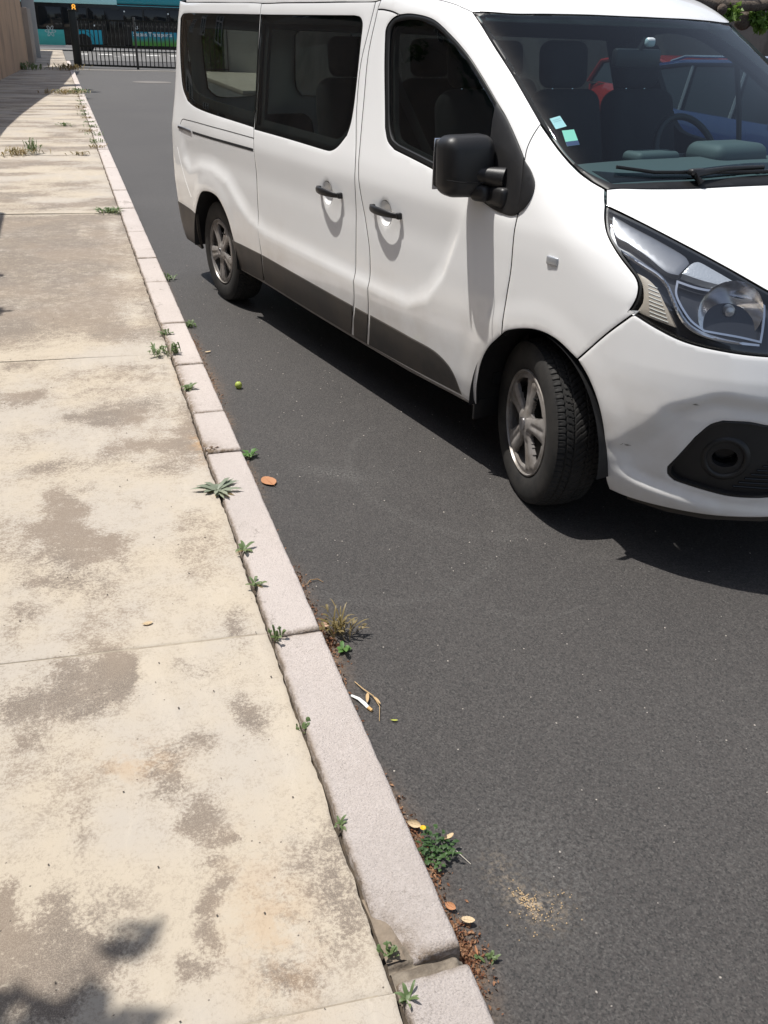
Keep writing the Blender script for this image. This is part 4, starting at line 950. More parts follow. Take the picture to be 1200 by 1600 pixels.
def disc_mesh():
    """wheel cover, outside towards -x: five broad flared spokes with openings between"""
    na, nr = 200, 30; V = []; F = []; RI = .212
    rs = np.linspace(.0, RI, nr)
    idx = {}
    def spoke(th):
        a = (th/(2*math.pi/5)) % 1; a = abs(a-.5)*2          # 1 at spoke centre, 0 between
        return a
    for i in range(na):
        th = 2*math.pi*i/na
        for j, r in enumerate(rs):
            a = (th/(2*math.pi/5)) % 1; dd = min(a, 1-a)*2*math.pi/5*r      # arc distance from the spoke's centre line
            base = -.082-.016*math.sin(min(1, r/RI)*math.pi*.5)*0-.012*(r/RI)
            hub = math.exp(-(r/.055)**4)
            rim = 1 if r > .188 else 0
            x = base-.010*hub
            wd = .034+.020*max(0, (r-.06)/.12)**1.5 if r > .045 else 9
            if r > .185: x = -.094+.010*((r-.185)/.027)
            elif dd < wd:
                f = dd/wd; x = base-.004+.012*f**3-(.008*max(0, 1-r/.2))-.010*hub
                groove = .006*math.exp(-(dd/.010)**2)*(1 if r > .07 else 0); x += groove
            V.append((x, r*math.cos(th), r*math.sin(th)))
    def opening(th, r):
        a = (th/(2*math.pi/5)) % 1; dd = min(a, 1-a)*2*math.pi/5*r
        wd = .031+.019*max(0, (r-.06)/.12)**1.5
        return .068 < r < .184 and dd > wd
    for i in range(na):
        j = (i+1) % na; th = 2*math.pi*(i+.5)/na
        for k in range(nr-1):
            if opening(th, (rs[k]+rs[k+1])/2): continue
            F.append((i*nr+k, j*nr+k, j*nr+k+1, i*nr+k+1))
    return V, F
TY = tyre_mesh(); DV, DF = disc_mesh()
DM = bpy.data.meshes.new('wheel_cover'); DM.from_pydata(DV, [], DF); DM.update(); DM.materials.append(M['silver'])
_b = bmesh.new(); _b.from_mesh(DM); bmesh.ops.remove_doubles(_b, verts=_b.verts[:], dist=1e-5)
_e = [e for e in _b.edges if len(e.link_faces) == 1]; _x = bmesh.ops.extrude_edge_only(_b, edges=_e)
for v in [g for g in _x['geom'] if isinstance(g, bmesh.types.BMVert)]: v.co.x += .013
bmesh.ops.recalc_face_normals(_b, faces=_b.faces[:]); _b.to_mesh(DM); _b.free(); DM.shade_smooth(); DM.set_sharp_from_angle(angle=R(40))
def wheel(x, y, s, steer):
    root = bpy.data.objects.new('wheel', None); COL.objects.link(root); root.parent = van; root.location = (x, y, .333); root.rotation_euler = (0, 0, R(steer)+(0 if s == 1 else math.pi)); root.empty_display_size = .1
    def sub(name, me):
        o = bpy.data.objects.new(name, me); COL.objects.link(o); o.parent = root; return o
    sub('tyre', TY).rotation_euler = (R(20*s+y*9), 0, 0); c = sub('wheel_cover', DM); c.rotation_euler = (R(97 if y < 1 else 58), 0, 0)
    b_ = BM(); lathe(b_, [(.2155, -.088), (.214, -.0945), (.209, -.096), (.205, -.088), (.203, -.05), (.199, .08)], 72); r_ = obj('rim', b_, M['silver'], None, ang=40); r_.parent = root
    b_ = BM(); lathe(b_, [(.200, .03), (.0, .03)], 48); lathe(b_, [(.145, -.035), (.150, -.03), (.150, .0)], 48); lathe(b_, [(.0, -.035), (.145, -.035)], 48)
    box(b_, (-.045, .13, .02), (.05, .07, .15), .01); r_ = obj('brake_disc', b_, M['steel'], None, ang=40); r_.parent = root
    b_ = BM(); d = Matrix.Translation(Vector((-.108, 0, 0)))
    lathe(b_, [(.0005, -.0035), (.018, -.003), (.026, 0.0), (.027, .01)], 32, d)
    lz = [(0, .017), (.0085, 0), (0, -.017), (-.0085, 0)]; li = [(0, .010), (.0045, 0), (0, -.010), (-.0045, 0)]
    A = [b_.verts.new((-.1135, p[0], p[1])) for p in lz]; Bv = [b_.verts.new((-.1135, p[0], p[1])) for p in li]
    for i in range(4): b_.faces.new((A[i], A[(i+1) % 4], Bv[(i+1) % 4], Bv[i]))
    r_ = obj('hub_cap', b_, M['satin'], None, ang=30); r_.parent = root
    b_ = BM(); tube(b_, [(-.095, .16*math.cos(2.2), .16*math.sin(2.2)), (-.112, .178*math.cos(2.2), .178*math.sin(2.2))], .004, 6); r_ = obj('valve', b_, M['rubber'], None); r_.parent = root
    return root
wheel(-.815, .085, 1, -17); wheel(.815, .085, -1, -17)
wheel(-.812, 3.53, 1, 0); wheel(.812, 3.53, -1, 0)
# ---------------------------------------------------------------- ground
M['asphalt'] = m_asphalt(); M['concrete'] = m_concrete(); M['kerb'] = m_kerb()
M['crack'] = mat('crack_dirt', (.045, .036, .028), .95, bump=(80, .004), var=(30, .8, (.10, .075, .05)))
def fbm(x, y, s, oct=4, seed=0):
    """cheap value noise"""
    out = np.zeros_like(x); amp = 1; tot = 0
    for o_ in range(oct):
        X = x*s*2**o_+seed*17.3+o_*5.1; Y = y*s*2**o_+seed*9.7; i = np.floor(X); j = np.floor(Y); u = X-i; v = Y-j; u = u*u*(3-2*u); v = v*v*(3-2*v)
        h = lambda a, b: np.modf(np.abs(np.sin(a*127.1+b*311.7)*43758.5453))[0]
        out += amp*((h(i, j)*(1-u)+h(i+1, j)*u)*(1-v)+(h(i, j+1)*(1-u)+h(i+1, j+1)*u)*v); tot += amp; amp *= .5
    return out/tot
def grid(name, xs, ys, zf, mt, attrs=None, xf=None, **k):
    X, Y = np.meshgrid(xs, ys); X2 = xf(X, Y) if xf else X; Z = zf(X2, Y); V = np.stack([X2.ravel(), Y.ravel(), Z.ravel()], 1); nx = len(xs); ny = len(ys)
    i = np.arange(nx*ny).reshape(ny, nx); F = np.stack([i[:-1, :-1].ravel(), i[:-1, 1:].ravel(), i[1:, 1:].ravel(), i[1:, :-1].ravel()], 1)
    me = bpy.data.meshes.new(name); me.vertices.add(len(V)); me.vertices.foreach_set('co', V.ravel()); me.loops.add(F.size); me.loops.foreach_set('vertex_index', F.ravel().astype(np.int32))
    me.polygons.add(len(F)); me.polygons.foreach_set('loop_start', np.arange(0, F.size, 4, dtype=np.int32)); me.update(calc_edges=True); me.validate()
    for a, f in (attrs or {}).items():
        at = me.attributes.new(a, 'FLOAT', 'POINT'); at.data.foreach_set('value', np.asarray(f(X2, Y), np.float32).ravel())
    return finish(name, me, mt, None, 180, **k)
def nonuni(a, b, d0, d1, n):
    t = np.linspace(0, 1, n); return a+(b-a)*t**1.0
bl_ = lambda X, Y, cx, cy, rx, ry, rot=0.: np.exp(-(((X-cx)*math.cos(rot)+(Y-cy)*math.sin(rot))/rx)**2-((-(X-cx)*math.sin(rot)+(Y-cy)*math.cos(rot))/ry)**2)
def a_dust(X, Y):
    d = .95*bl_(X, Y, .772, 1.20, .022, .030, .5)+.35*bl_(X, Y, .80, 1.17, .06, .05)+.28*bl_(X, Y, .75, 1.28, .04, .07)
    return np.clip(d, 0, 1)
def a_scuff_sheen(X, Y):
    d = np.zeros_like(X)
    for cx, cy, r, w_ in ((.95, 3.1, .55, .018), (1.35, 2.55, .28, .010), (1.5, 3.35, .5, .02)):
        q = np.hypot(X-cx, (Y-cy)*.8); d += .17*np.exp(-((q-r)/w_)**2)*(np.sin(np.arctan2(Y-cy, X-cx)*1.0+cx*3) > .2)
    d += .35*bl_(X, Y, .93, 3.45, .16, .06, -.6)+.25*bl_(X, Y, .85, 1.3, .12, .2)+.22*fbm(X, Y, 1.1, 3, 5)+.22*sstep(4, 13, Y)  # last term: grazing sheen of distant asphalt put into the colour
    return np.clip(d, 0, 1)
SOIL = [(1.10, .12, .055), (1.42, .14, .05), (1.60, .07, .035), (2.22, .16, .055), (2.60, .14, .042), (1.95, .12, .022), (2.9, .05, .02), (3.5, .22, .04), (4.15, .12, .045), (4.7, .25, .06), (5.25, .3, .05), (5.8, .25, .03), (6.6, .3, .03), (7.2, .4, .03), (9, 1.5, .02)]
def a_soil(X, Y):
    d = np.zeros_like(X)
    for cy, ry, w_ in SOIL: d += 1.15*np.exp(-((Y-cy)/ry)**2)*np.exp(-(np.maximum(X-.55, 0)/w_)**2)
    return np.clip(d, 0, 1)*(X > .3)
xs = np.concatenate([np.arange(.3, 1.3, .012), np.arange(1.3, 2.6, .05)]); ys = np.concatenate([np.arange(.2, 4.2, .012), np.arange(4.2, 13, .05)])
grid('road', xs, ys, lambda X, Y: 0*X, M['asphalt'], dict(dust=a_dust, scuff_sheen=a_scuff_sheen, soil=a_soil), kind='structure')
xs2 = np.concatenate([[-400, -60], np.arange(-12, 30, 1.5), [60, 400]]); ys2 = np.concatenate([[-300, -30], np.arange(-9, 46, 1.5), [60, 200, 900]])
zz = lambda X, Y: np.full_like(X, -.012)
one = grid('road_far', xs2, ys2, zz, M['asphalt'], dict(scuff_sheen=lambda X, Y: .25*fbm(X, Y, .5, 3, 5)), kind='structure')
# join heights: the fine sheet lies 12 mm above a coarse one, so ring it with flat sheets at its own level
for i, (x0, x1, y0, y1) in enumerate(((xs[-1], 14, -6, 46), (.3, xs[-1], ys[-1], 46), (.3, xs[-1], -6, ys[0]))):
    grid('road', np.linspace(x0, x1, 12), np.linspace(y0, y1, 30), lambda X, Y: 0*X, M['asphalt'], dict(scuff_sheen=lambda X, Y: .22*fbm(X, Y, 1.1, 3, 5)+.22*sstep(4, 13, Y)+.25*sstep(15, 36, Y)), kind='structure')  # scuffs plus a painted sheen that lightens the asphalt with distance

# sidewalk slabs
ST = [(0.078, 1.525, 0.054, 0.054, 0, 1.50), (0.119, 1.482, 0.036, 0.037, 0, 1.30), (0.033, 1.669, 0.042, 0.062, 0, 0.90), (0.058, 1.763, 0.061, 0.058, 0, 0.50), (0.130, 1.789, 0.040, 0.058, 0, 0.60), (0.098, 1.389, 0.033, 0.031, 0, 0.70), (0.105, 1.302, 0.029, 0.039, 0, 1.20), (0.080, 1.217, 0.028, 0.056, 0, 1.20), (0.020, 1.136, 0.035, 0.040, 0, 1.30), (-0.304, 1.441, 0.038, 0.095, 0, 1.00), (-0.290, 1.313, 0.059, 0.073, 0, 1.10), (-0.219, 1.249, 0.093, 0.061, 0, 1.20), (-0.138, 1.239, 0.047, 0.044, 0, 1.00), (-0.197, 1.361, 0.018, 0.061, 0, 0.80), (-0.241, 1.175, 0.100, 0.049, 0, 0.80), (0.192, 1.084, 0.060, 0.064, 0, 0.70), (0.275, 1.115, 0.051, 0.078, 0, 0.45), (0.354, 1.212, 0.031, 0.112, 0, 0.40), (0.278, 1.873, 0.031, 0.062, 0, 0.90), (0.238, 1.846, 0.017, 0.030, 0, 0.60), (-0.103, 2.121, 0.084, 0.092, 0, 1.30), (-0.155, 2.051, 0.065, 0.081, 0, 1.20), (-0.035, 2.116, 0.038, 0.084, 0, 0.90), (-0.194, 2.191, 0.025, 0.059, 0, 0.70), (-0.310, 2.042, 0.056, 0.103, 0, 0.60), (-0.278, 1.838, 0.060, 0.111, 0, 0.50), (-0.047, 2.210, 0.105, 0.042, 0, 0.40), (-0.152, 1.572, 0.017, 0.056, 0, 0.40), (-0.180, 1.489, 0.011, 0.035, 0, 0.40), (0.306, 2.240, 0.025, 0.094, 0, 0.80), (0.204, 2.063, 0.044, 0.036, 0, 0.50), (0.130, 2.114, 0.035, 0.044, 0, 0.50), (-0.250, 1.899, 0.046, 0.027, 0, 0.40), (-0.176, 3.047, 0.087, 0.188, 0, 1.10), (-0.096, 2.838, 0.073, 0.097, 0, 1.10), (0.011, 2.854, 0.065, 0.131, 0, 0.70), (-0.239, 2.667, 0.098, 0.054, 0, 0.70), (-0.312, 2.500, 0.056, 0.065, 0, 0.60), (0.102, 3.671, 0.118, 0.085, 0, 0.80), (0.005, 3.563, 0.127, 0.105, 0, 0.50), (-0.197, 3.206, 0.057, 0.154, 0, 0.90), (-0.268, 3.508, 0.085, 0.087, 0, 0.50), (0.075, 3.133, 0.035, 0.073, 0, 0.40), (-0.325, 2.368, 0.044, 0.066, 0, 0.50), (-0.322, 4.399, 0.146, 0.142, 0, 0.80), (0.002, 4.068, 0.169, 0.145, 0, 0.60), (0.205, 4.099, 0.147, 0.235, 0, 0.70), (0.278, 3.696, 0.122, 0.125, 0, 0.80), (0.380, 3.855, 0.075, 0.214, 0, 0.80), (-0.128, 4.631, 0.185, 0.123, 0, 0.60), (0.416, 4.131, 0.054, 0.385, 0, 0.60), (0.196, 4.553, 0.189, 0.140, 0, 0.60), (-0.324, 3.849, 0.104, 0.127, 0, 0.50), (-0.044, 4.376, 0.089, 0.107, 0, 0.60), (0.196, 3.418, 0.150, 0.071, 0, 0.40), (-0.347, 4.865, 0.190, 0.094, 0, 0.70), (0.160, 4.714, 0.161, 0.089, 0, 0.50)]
def a_stain(X, Y):
    wx = X+.05*(fbm(X, Y, 9, 4, 21)-.5)*2+.014*(fbm(X, Y, 40, 3, 22)-.5)*2; wy = Y+.07*(fbm(X, Y, 8, 4, 23)-.5)*2
    d = np.zeros_like(X)
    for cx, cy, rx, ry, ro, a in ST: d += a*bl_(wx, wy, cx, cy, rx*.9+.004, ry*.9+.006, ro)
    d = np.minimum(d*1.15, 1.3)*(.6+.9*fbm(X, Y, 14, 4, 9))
    mid = sstep(4.98, 5.3, Y)*sstep(9.3, 9.1, Y); clean_spots = .9*bl_(wx, wy, -.12, 5.20, .22, .20)+.8*bl_(wx, wy, .25, 5.7, .10, .35)+.7*bl_(wx, wy, .27, 6.7, .12, .14)+.6*bl_(wx, wy, .05, 8.4, .07, .3)+.5*bl_(wx, wy, .3, 8.6, .07, .4)  # paler patches where the slab is less stained
    d += mid*np.clip(1.15+.6*(fbm(X*1.0, Y*1.5, 2.2, 4, 2)-.5)-.7*clean_spots-.25*sstep(.12, .38, X), 0, 1.2)
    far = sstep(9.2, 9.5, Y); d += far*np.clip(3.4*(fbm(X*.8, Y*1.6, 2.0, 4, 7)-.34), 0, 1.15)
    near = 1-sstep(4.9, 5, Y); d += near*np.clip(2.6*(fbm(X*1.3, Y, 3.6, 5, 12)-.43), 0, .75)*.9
    return np.clip(d, 0, 1.3)
def a_rust(X, Y): return np.clip(.9*bl_(X, Y, .40, 3.60, .045, .14)+.8*bl_(X, Y, .41, 4.55, .025, .22)+.35*bl_(X, Y, -.02, 1.75, .10, .06)+.3*bl_(X, Y, .2, 1.2, .08, .2), 0, 1)
EDGE = .389
def slab(y0, y1, z, tilt, seed, g0=.0, g1=.0):
    d = .014 if y1 < 5 else (.02 if y1 < 9.5 else .07)
    xs = np.concatenate([np.arange(-1.62, -.7, .12), np.arange(-.7, EDGE-.004, d), [EDGE-.004, EDGE]]); ys = np.concatenate([[y0, y0+.004], np.arange(y0+.02, y1-.01, d), [y1-.004, y1]])
    def zf(X, Y):
        zz_ = z+tilt*(Y-(y0+y1)/2)+.003*(fbm(X, Y, 1.2, 3, seed)-.5)*2
        e = np.minimum(np.minimum(Y-y0, y1-Y), EDGE-X); return zz_-.004*np.exp(-(np.maximum(e, 0)/.004)**2)
    def xf(X, Y):
        k = sstep(EDGE-.05, EDGE, X); return X+k*(.005*(fbm(X*0+3, Y, 9, 3, seed)-.5)*2+.004*(fbm(X*0+5, Y, 40, 2, seed)-.5)*2)
    def jog(X, Y): return Y
    o = grid('pavement', xs, ys, zf, M['concrete'], dict(stain=a_stain, rust=a_rust), xf, kind='structure')
    # wavy transverse edges and closed sides
    me = o.data; co = np.empty(len(me.vertices)*3); me.vertices.foreach_get('co', co); co = co.reshape(-1, 3)
    for ye, amp in ((y0, g0), (y1, g1)):
        k = np.exp(-np.abs(co[:, 1]-ye)/.05); co[:, 1] += k*(amp*(fbm(co[:, 0], co[:, 0]*0+ye, 3, 4, 4)-.5)*2+.09*(EDGE-co[:, 0])*(1 if amp else .3)*.8)
    me.vertices.foreach_set('co', co.ravel()); me.update()
    b_ = bmesh.new(); b_.from_mesh(me); es = [e for e in b_.edges if e.is_boundary]; r_ = bmesh.ops.extrude_edge_only(b_, edges=es)
    for v in [g for g in r_['geom'] if isinstance(g, bmesh.types.BMVert)]: v.co.z -= .05
    bmesh.ops.recalc_face_normals(b_, faces=b_.faces[:]); b_.to_mesh(me); b_.free(); me.set_sharp_from_angle(angle=R(50))
J = [(-2.0, 1.0065, .1195, 0), (1.0080, 2.200, .1192, .0005), (2.2013, 4.885, .1195, .0008), (4.897, 9.22, .1165, .0), (9.230, 13.52, .118, 0), (13.54, 15.14, .117, 0), (15.16, 19.0, .118, 0), (19.02, 24.0, .118, 0), (24.02, 32, .117, 0), (32.02, 44, .117, 0), (44.02, 64, .117, 0)]
for i, (a, b, z, tl) in enumerate(J): slab(a, b, z, tl, i+1, *( (.0015, .0015) if i < 2 else ((.0015, .008) if i == 2 else ((.008, .006) if i == 3 else (.006, .006)))))
b_ = BM(); box(b_, (-.56, 31, .048), (1.93, 66, .096)); obj('pavement_base', b_, M['crack'], None, kind='structure')
b_ = BM(); box(b_, (-.60, 1.45, .058), (1.92, 6.7, .1165)); obj('pavement_bed', b_, mat('joint_filler', (.26, .22, .17), .9, var=(20, .8, (.4, .35, .27))), None, kind='structure')

# kerb stones
KJ = [-1.2, -.1, 1.030, 2.172, 3.528, 3.990, 4.690, 5.462, 6.485, 7.24, 8.27, 9.44, 10.53, 12.28, 14.2]
y = 14.2
while y < 46: y += RNG.uniform(.85, 1.15); KJ.append(y)
for i, (a, b) in enumerate(zip(KJ[:-1], KJ[1:])):
    g = .005; a2 = a+(.030 if abs(a-1.03) < .01 else g); b2 = b-(.004 if abs(b-1.03) < .01 else g); near = b < 9
    d = .01 if near else .05
    prof = []                                      # across the stone: back bottom, top, rounded front arris, face
    xs = np.concatenate([[0, .002, .008], np.arange(.016, .135, d if near else .04), [.138, .144, .1475, .1485, .149]]); zt = np.concatenate([[-.05, -.006, 0], np.zeros(len(xs)-8), [0, -.0015, -.006, -.03, -.125]])
    ys = np.concatenate([[a2, a2+.004], np.arange(a2+.012, b2-.008, d), [b2-.004, b2]])
    X, Y = np.meshgrid(xs, ys); Zt = np.tile(zt, (len(ys), 1)); e = np.minimum(Y-a2, b2-Y)
    Z = .1225+Zt+.0035*(fbm(X+i, Y, 6, 4, i)-.5)*(Zt > -.02)+.002*((i*7) % 5-2)*.5-.008*np.exp(-(e/.004)**2)
    chip = np.zeros_like(X)
    if i == 2: chip = .05*np.exp(-((X)/.045)**2-((Y-a2)/.10)**2)          # broken inner corner, filled with mortar
    Z = Z-chip
    X2 = .399+X+(.004*(fbm(X*0+i, Y, 8, 4, 8)-.5)*2*np.where(X > .07, .7, 1.3)+.006*(fbm(X*0+i, Y, 38, 2, 3)-.5)*sstep(.03, .0, X)+.003*(fbm(X*0+i, Y, 30, 2, 4)-.5)*sstep(.12, .15, X))
    Y2 = Y+np.exp(-e/.03)*np.where(Y-a2 < b2-Y, 1, -1)*.006*(fbm(X*2+i, Y*0, 9, 3, 2)-.3)
    nx = len(xs); ny = len(ys); V = np.stack([X2.ravel(), Y2.ravel(), Z.ravel()], 1); I = np.arange(nx*ny).reshape(ny, nx)
    F = np.stack([I[:-1, :-1].ravel(), I[:-1, 1:].ravel(), I[1:, 1:].ravel(), I[1:, :-1].ravel()], 1)
    o = pyobj('kerb', V, F, M['kerb'], None, 60, kind='structure'); me = o.data
    at = me.attributes.new('dirt', 'FLOAT', 'POINT')
    dv = .75*np.exp(-(e/.012)**2)+.8*np.exp(-(X/.007)**2)+.25*(fbm(X, Y, 4, 3, i)-.3)
    if i == 2: dv += 1.3*np.exp(-((X-.01)/.05)**2-((Y-a2)/.10)**2)
    if abs(a-3.528) < .01: dv += .9*np.exp(-(X/.06)**2-((Y-a2-.02)/.09)**2)
    if abs(a-3.99) < .01 or abs(a-4.69) < .01: dv += .7*np.exp(-(X/.03)**2)
    at.data.foreach_set('value', np.clip(dv, 0, 1).astype(np.float32).ravel())
    b_ = bmesh.new(); b_.from_mesh(me); es = [q for q in b_.edges if q.is_boundary and all(min(abs(v.co.y-a2), abs(v.co.y-b2)) < .02 for v in q.verts)]; r_ = bmesh.ops.extrude_edge_only(b_, edges=es)
    for v in [g_ for g_ in r_['geom'] if isinstance(g_, bmesh.types.BMVert)]: v.co.z = min(v.co.z-.05, .06)
    b_.to_mesh(me); b_.free(); me.set_sharp_from_angle(angle=R(60))
# mortar in the wide joint
xs = np.linspace(.398, .546, 40); ys = np.linspace(.985, 1.10, 30)
grid('kerb', xs, ys, lambda X, Y: .106+.010*(fbm(X, Y, 18, 4, 3)-.5)*2-.02*sstep(.53, .546, X)-.014*np.exp(-((Y-1.058)/.006)**2), mat('old_mortar', (.13, .105, .08), .95, bump=(70, .006), var=(25, .9, (.27, .23, .18))), kind='structure')
grid('kerb', np.linspace(.396, .47, 24), np.linspace(1.07, 1.24, 40), lambda X, Y: .1125+.006*(fbm(X, Y, 20, 4, 5)-.5)-.6*np.maximum(X-.43, 0)-.25*np.maximum(Y-1.17, 0), mat('mortar_patch', (.19, .15, .11), .95, bump=(70, .005), var=(25, .9, (.28, .225, .17))), kind='structure')

# manhole cover, far markings
b_ = BM(); Mz = Matrix.Translation((2.86, 33.3, .004)) @ Matrix.Rotation(-math.pi/2, 4, 'Y')
lathe(b_, [(.62, 0), (.62, .002), (.56, .003), (.0, .003)], 40, Mz); obj('manhole_cover', b_, mat('manhole_iron', (.16, .145, .13), .7, bump=(14, .004)), None, label='round manhole cover set flush in the asphalt short of the gate', cat='manhole cover')
mk = mat('road_marking_paint', (.62, .61, .58), .7, var=(8, .5, (.45, .44, .42)))
b_ = BM()
for k in range(8):
    x0 = 1.0+k*1.35
    b_.faces.new([b_.verts.new(p) for p in ((x0, 60.2, .004), (x0+.75, 60.2, .004), (x0+.75, 61.8, .004), (x0, 61.8, .004))])
b_.faces.new([b_.verts.new(p) for p in ((3.2, 58.2, .004), (3.5, 56.4, .004), (2.6, 60.0, .004), (2.3, 60.0, .004))][::1])
for v in b_.verts: pass
obj('road_marking', b_, mk, None, kind='structure')
b_ = BM(); box(b_, (20, 62, .0), (60, 22, .010)); obj('crossing_road', b_, mat('worn_asphalt', (.15, .145, .138), .85, bump=(40, .003), var=(.7, .6, (.11, .105, .10))), None, kind='structure')
for v in []: pass
bpy.data.objects['road_marking'].location.z = .004
b_ = BM(); box(b_, (3.4, 41.3, .004), (5.8, .30, .012)); obj('threshold_strip', b_, mat('pale_strip', (.36, .33, .29), .85, bump=(30, .004)), None, kind='structure')

# ---------------------------------------------------------------- street walls on the left
def wall_obj(name, pts, th, mt, label, cat='wall', parent=None):
    """pts: list of (x, y, height) along the face towards the street, thickness away from it"""
    b_ = BM(); n = len(pts)
    for (x0, y0, h0), (x1, y1, h1) in zip(pts[:-1], pts[1:]):
        a = [b_.verts.new(p) for p in ((x0, y0, 0), (x1, y1, 0), (x1, y1, h1), (x0, y0, h0))]; c = [b_.verts.new(p) for p in ((x0-th, y0, 0), (x1-th, y1, 0), (x1-th, y1, h1), (x0-th, y0, h0))]
        for f in ((0, 1, 2, 3),): b_.faces.new([a[i] for i in f]); b_.faces.new([c[i] for i in f[::-1]])
        for i in range(4): j = (i+1) % 4; b_.faces.new((a[i], c[i], c[j], a[j]))
    bmesh.ops.recalc_face_normals(b_, faces=b_.faces[:])
    return obj(name, b_, mt, parent, 30, label=label, cat=cat)
def m_render(name, c1, c2, c3):
    n = NT(name); a = n.noise(1.1, 6, .6); f = n.noise(24, 6, .7); st = n.noise(2.2, 5, .6, n.mapping((1, 1, .25)))
    c = n.mix(n.rng(a, .35, .68), c1, c2); c = n.mix(n.math('MULTIPLY', n.rng(st, .50, .66), .75), c, c3)
    return n.done(c, .9, n.bump(f, .012, n.bump(n.noise(110, 3), .003)))
ochre = m_render('ochre_render', (.50, .33, .21), (.44, .295, .19), (.28, .19, .13))
grey = m_render('grey_render', (.33, .28, .235), (.27, .225, .19), (.15, .125, .105))
wall_obj('boundary_wall', [(-1.52, -6, 3.1), (-1.52, 9.97, 3.1)], .3, grey, 'low grey rendered boundary wall beside the nearest paving')
wall_obj('house_wall', [(-1.93, 14.2, 3.1), (-1.88, 18, 3.35), (-1.86, 20.5, 3.8), (-1.84, 25, 4.9), (-1.78, 28.6, 6.0), (-1.04, 41.2, 6.1)], .5, ochre, 'tall ochre rendered house wall at the top left')
wall_obj('house_wall', [(-2.7, 42.5, 8), (-2.5, 63, 8)], 5, grey, 'unseen grey house block added to shade the far pavement')  # block added out of view to throw shade over the far pavement
b_ = BM(); box(b_, (-1.13, 45.5, 1.05), (.55, 7.6, 2.1), .03); obj('concrete_pier', b_, grey, None, 30, label='stained grey concrete pier between the ochre wall and the bus', cat='pier')
b_ = BM(); box(b_, (-.95, 50.2, 2.2), (.55, .35, 4.4), .02); obj('gate_post', b_, mat('pale_post', (.42, .42, .41), .7), None, 30, label='tall pale grey post against the left end of the bus', cat='post')
# ---------------------------------------------------------------- gate
gm = mat('gate_green_black', (.010, .014, .013), .45)
GA = Vector((.93, 43.3, 0)); GB = Vector((5.9, 41.4, 0)); gd = (GB-GA).normalized(); gl = (GB-GA).length; grz = math.degrees(math.atan2(gd.y, gd.x))
gate = empty('sliding_gate', GA, 0, label='dark metal bar gate across the end of the street', cat='gate')
def gp_(f, z): return gd*f+Vector((0, 0, z))
b_ = BM()
for z, w_ in ((.10, .07), (.80, .09), (1.74, .06)): box(b_, gp_(gl/2, z), (gl, .05, w_), 0, rotm(0, 0, grz))
obj('rail', b_, gm, gate)
f = .17; g_src = None
while f < gl-.05:
    if g_src is None:
        b_ = BM(); box(b_, (0, 0, .92), (.034, .034, 1.66), 0, rotm(0, 0, grz)); g_src = obj('bar', b_, gm, gate); o = g_src
    else: o = g_src.copy(); COL.objects.link(o)
    o.location = gd*f; f += .170
stm = mat('worn_gate_stile', (.06, .062, .06), .4)
b_ = BM(); box(b_, gp_(2.36, .93), (.085, .07, 1.90), .01, rotm(0, 0, grz)); obj('stile', b_, stm, gate)
b_ = BM(); box(b_, gp_(.03, .93), (.05, .05, 1.7), .01, rotm(0, 0, grz)); obj('stile', b_, stm, gate)
b_ = BM(); box(b_, (.80, 43.4, 1.02), (.27, .27, 2.04), .01); box(b_, (.80, 43.4, 2.07), (.32, .32, .05), .01); obj('gate_pillar', b_, gm, None, label='square black pillar holding the left end of the gate', cat='pillar')
# ---------------------------------------------------------------- bus
BY = 67.0
bus = empty('bus', (6, BY, 0), R(-1.0), label='teal and green public bus stopped behind the gate', cat='bus')
teal = mat('bus_teal', (.012, .27, .33), .35, coat=.5); tealL = mat('bus_light_teal', (.03, .40, .38), .35, coat=.5)
def m_busgreen():
    n = NT('bus_green_fade'); sp = n.t.nodes.new('ShaderNodeSeparateXYZ'); n.link(n.tc, sp.inputs[0])
    h = n.math('ADD', sp.outputs[2], n.math('MULTIPLY', n.noise(1.6, 4), .5)); return n.done(n.mix(n.rng(h, .75, 1.20), (.09, .33, .05), (.01, .25, .36)), .35)
busg = m_busgreen(); bwin = mat('bus_window', (.006, .009, .012), .08); bwhite = mat('bus_lettering', (.72, .78, .78), .5)
b_ = BM(); box(b_, (0, 1.27, 1.75), (17, 2.5, 2.85), .10, None, 3); obj('body', b_, mat('bus_dark', (.008, .010, .013), .25), bus)
b_ = BM(); box(b_, (0, 1.22, 2.98), (16.9, 2.55, .62), .16, None, 3); obj('roof', b_, teal, bus)
b_ = BM(); box(b_, (-5.1, -.052, 2.78), (6.2, .05, .30), .01); obj('roof_stripe', b_, mat('roof_stripe_aqua', (.45, .80, .80), .4), bus)
b_ = BM(); box(b_, (2.5, -.045, 2.60), (9, .04, .035), .005); obj('roof_gutter', b_, mat('gutter_aqua', (.10, .42, .5), .4), bus)
b_ = BM(); box(b_, (-7.0, -.012, .74), (3.3, .05, .86), .01); obj('rear_skirt', b_, tealL, bus)
b_ = BM(); box(b_, (-3.95, -.012, .80), (1.7, .05, .80), .01); obj('wheel_skirt', b_, mat('bus_blue_teal', (.015, .36, .48), .35), bus)
b_ = BM(); box(b_, (.9, -.012, .78), (4.4, .05, .80), .01); obj('front_skirt', b_, busg, bus)
b_ = BM(); box(b_, (-7.0, -.03, .26), (3.3, .04, .05), 0); box(b_, (.9, -.03, .26), (4.4, .04, .03), 0); obj('skirt_strip', b_, mat('strip_grey', (.5, .5, .5), .5), bus)
b_ = BM(); box(b_, (-7.55, -.03, 1.50), (1.15, .03, .62), .01); obj('notice_panel', b_, mat('notice_grey', (.16, .165, .17), .6), bus)
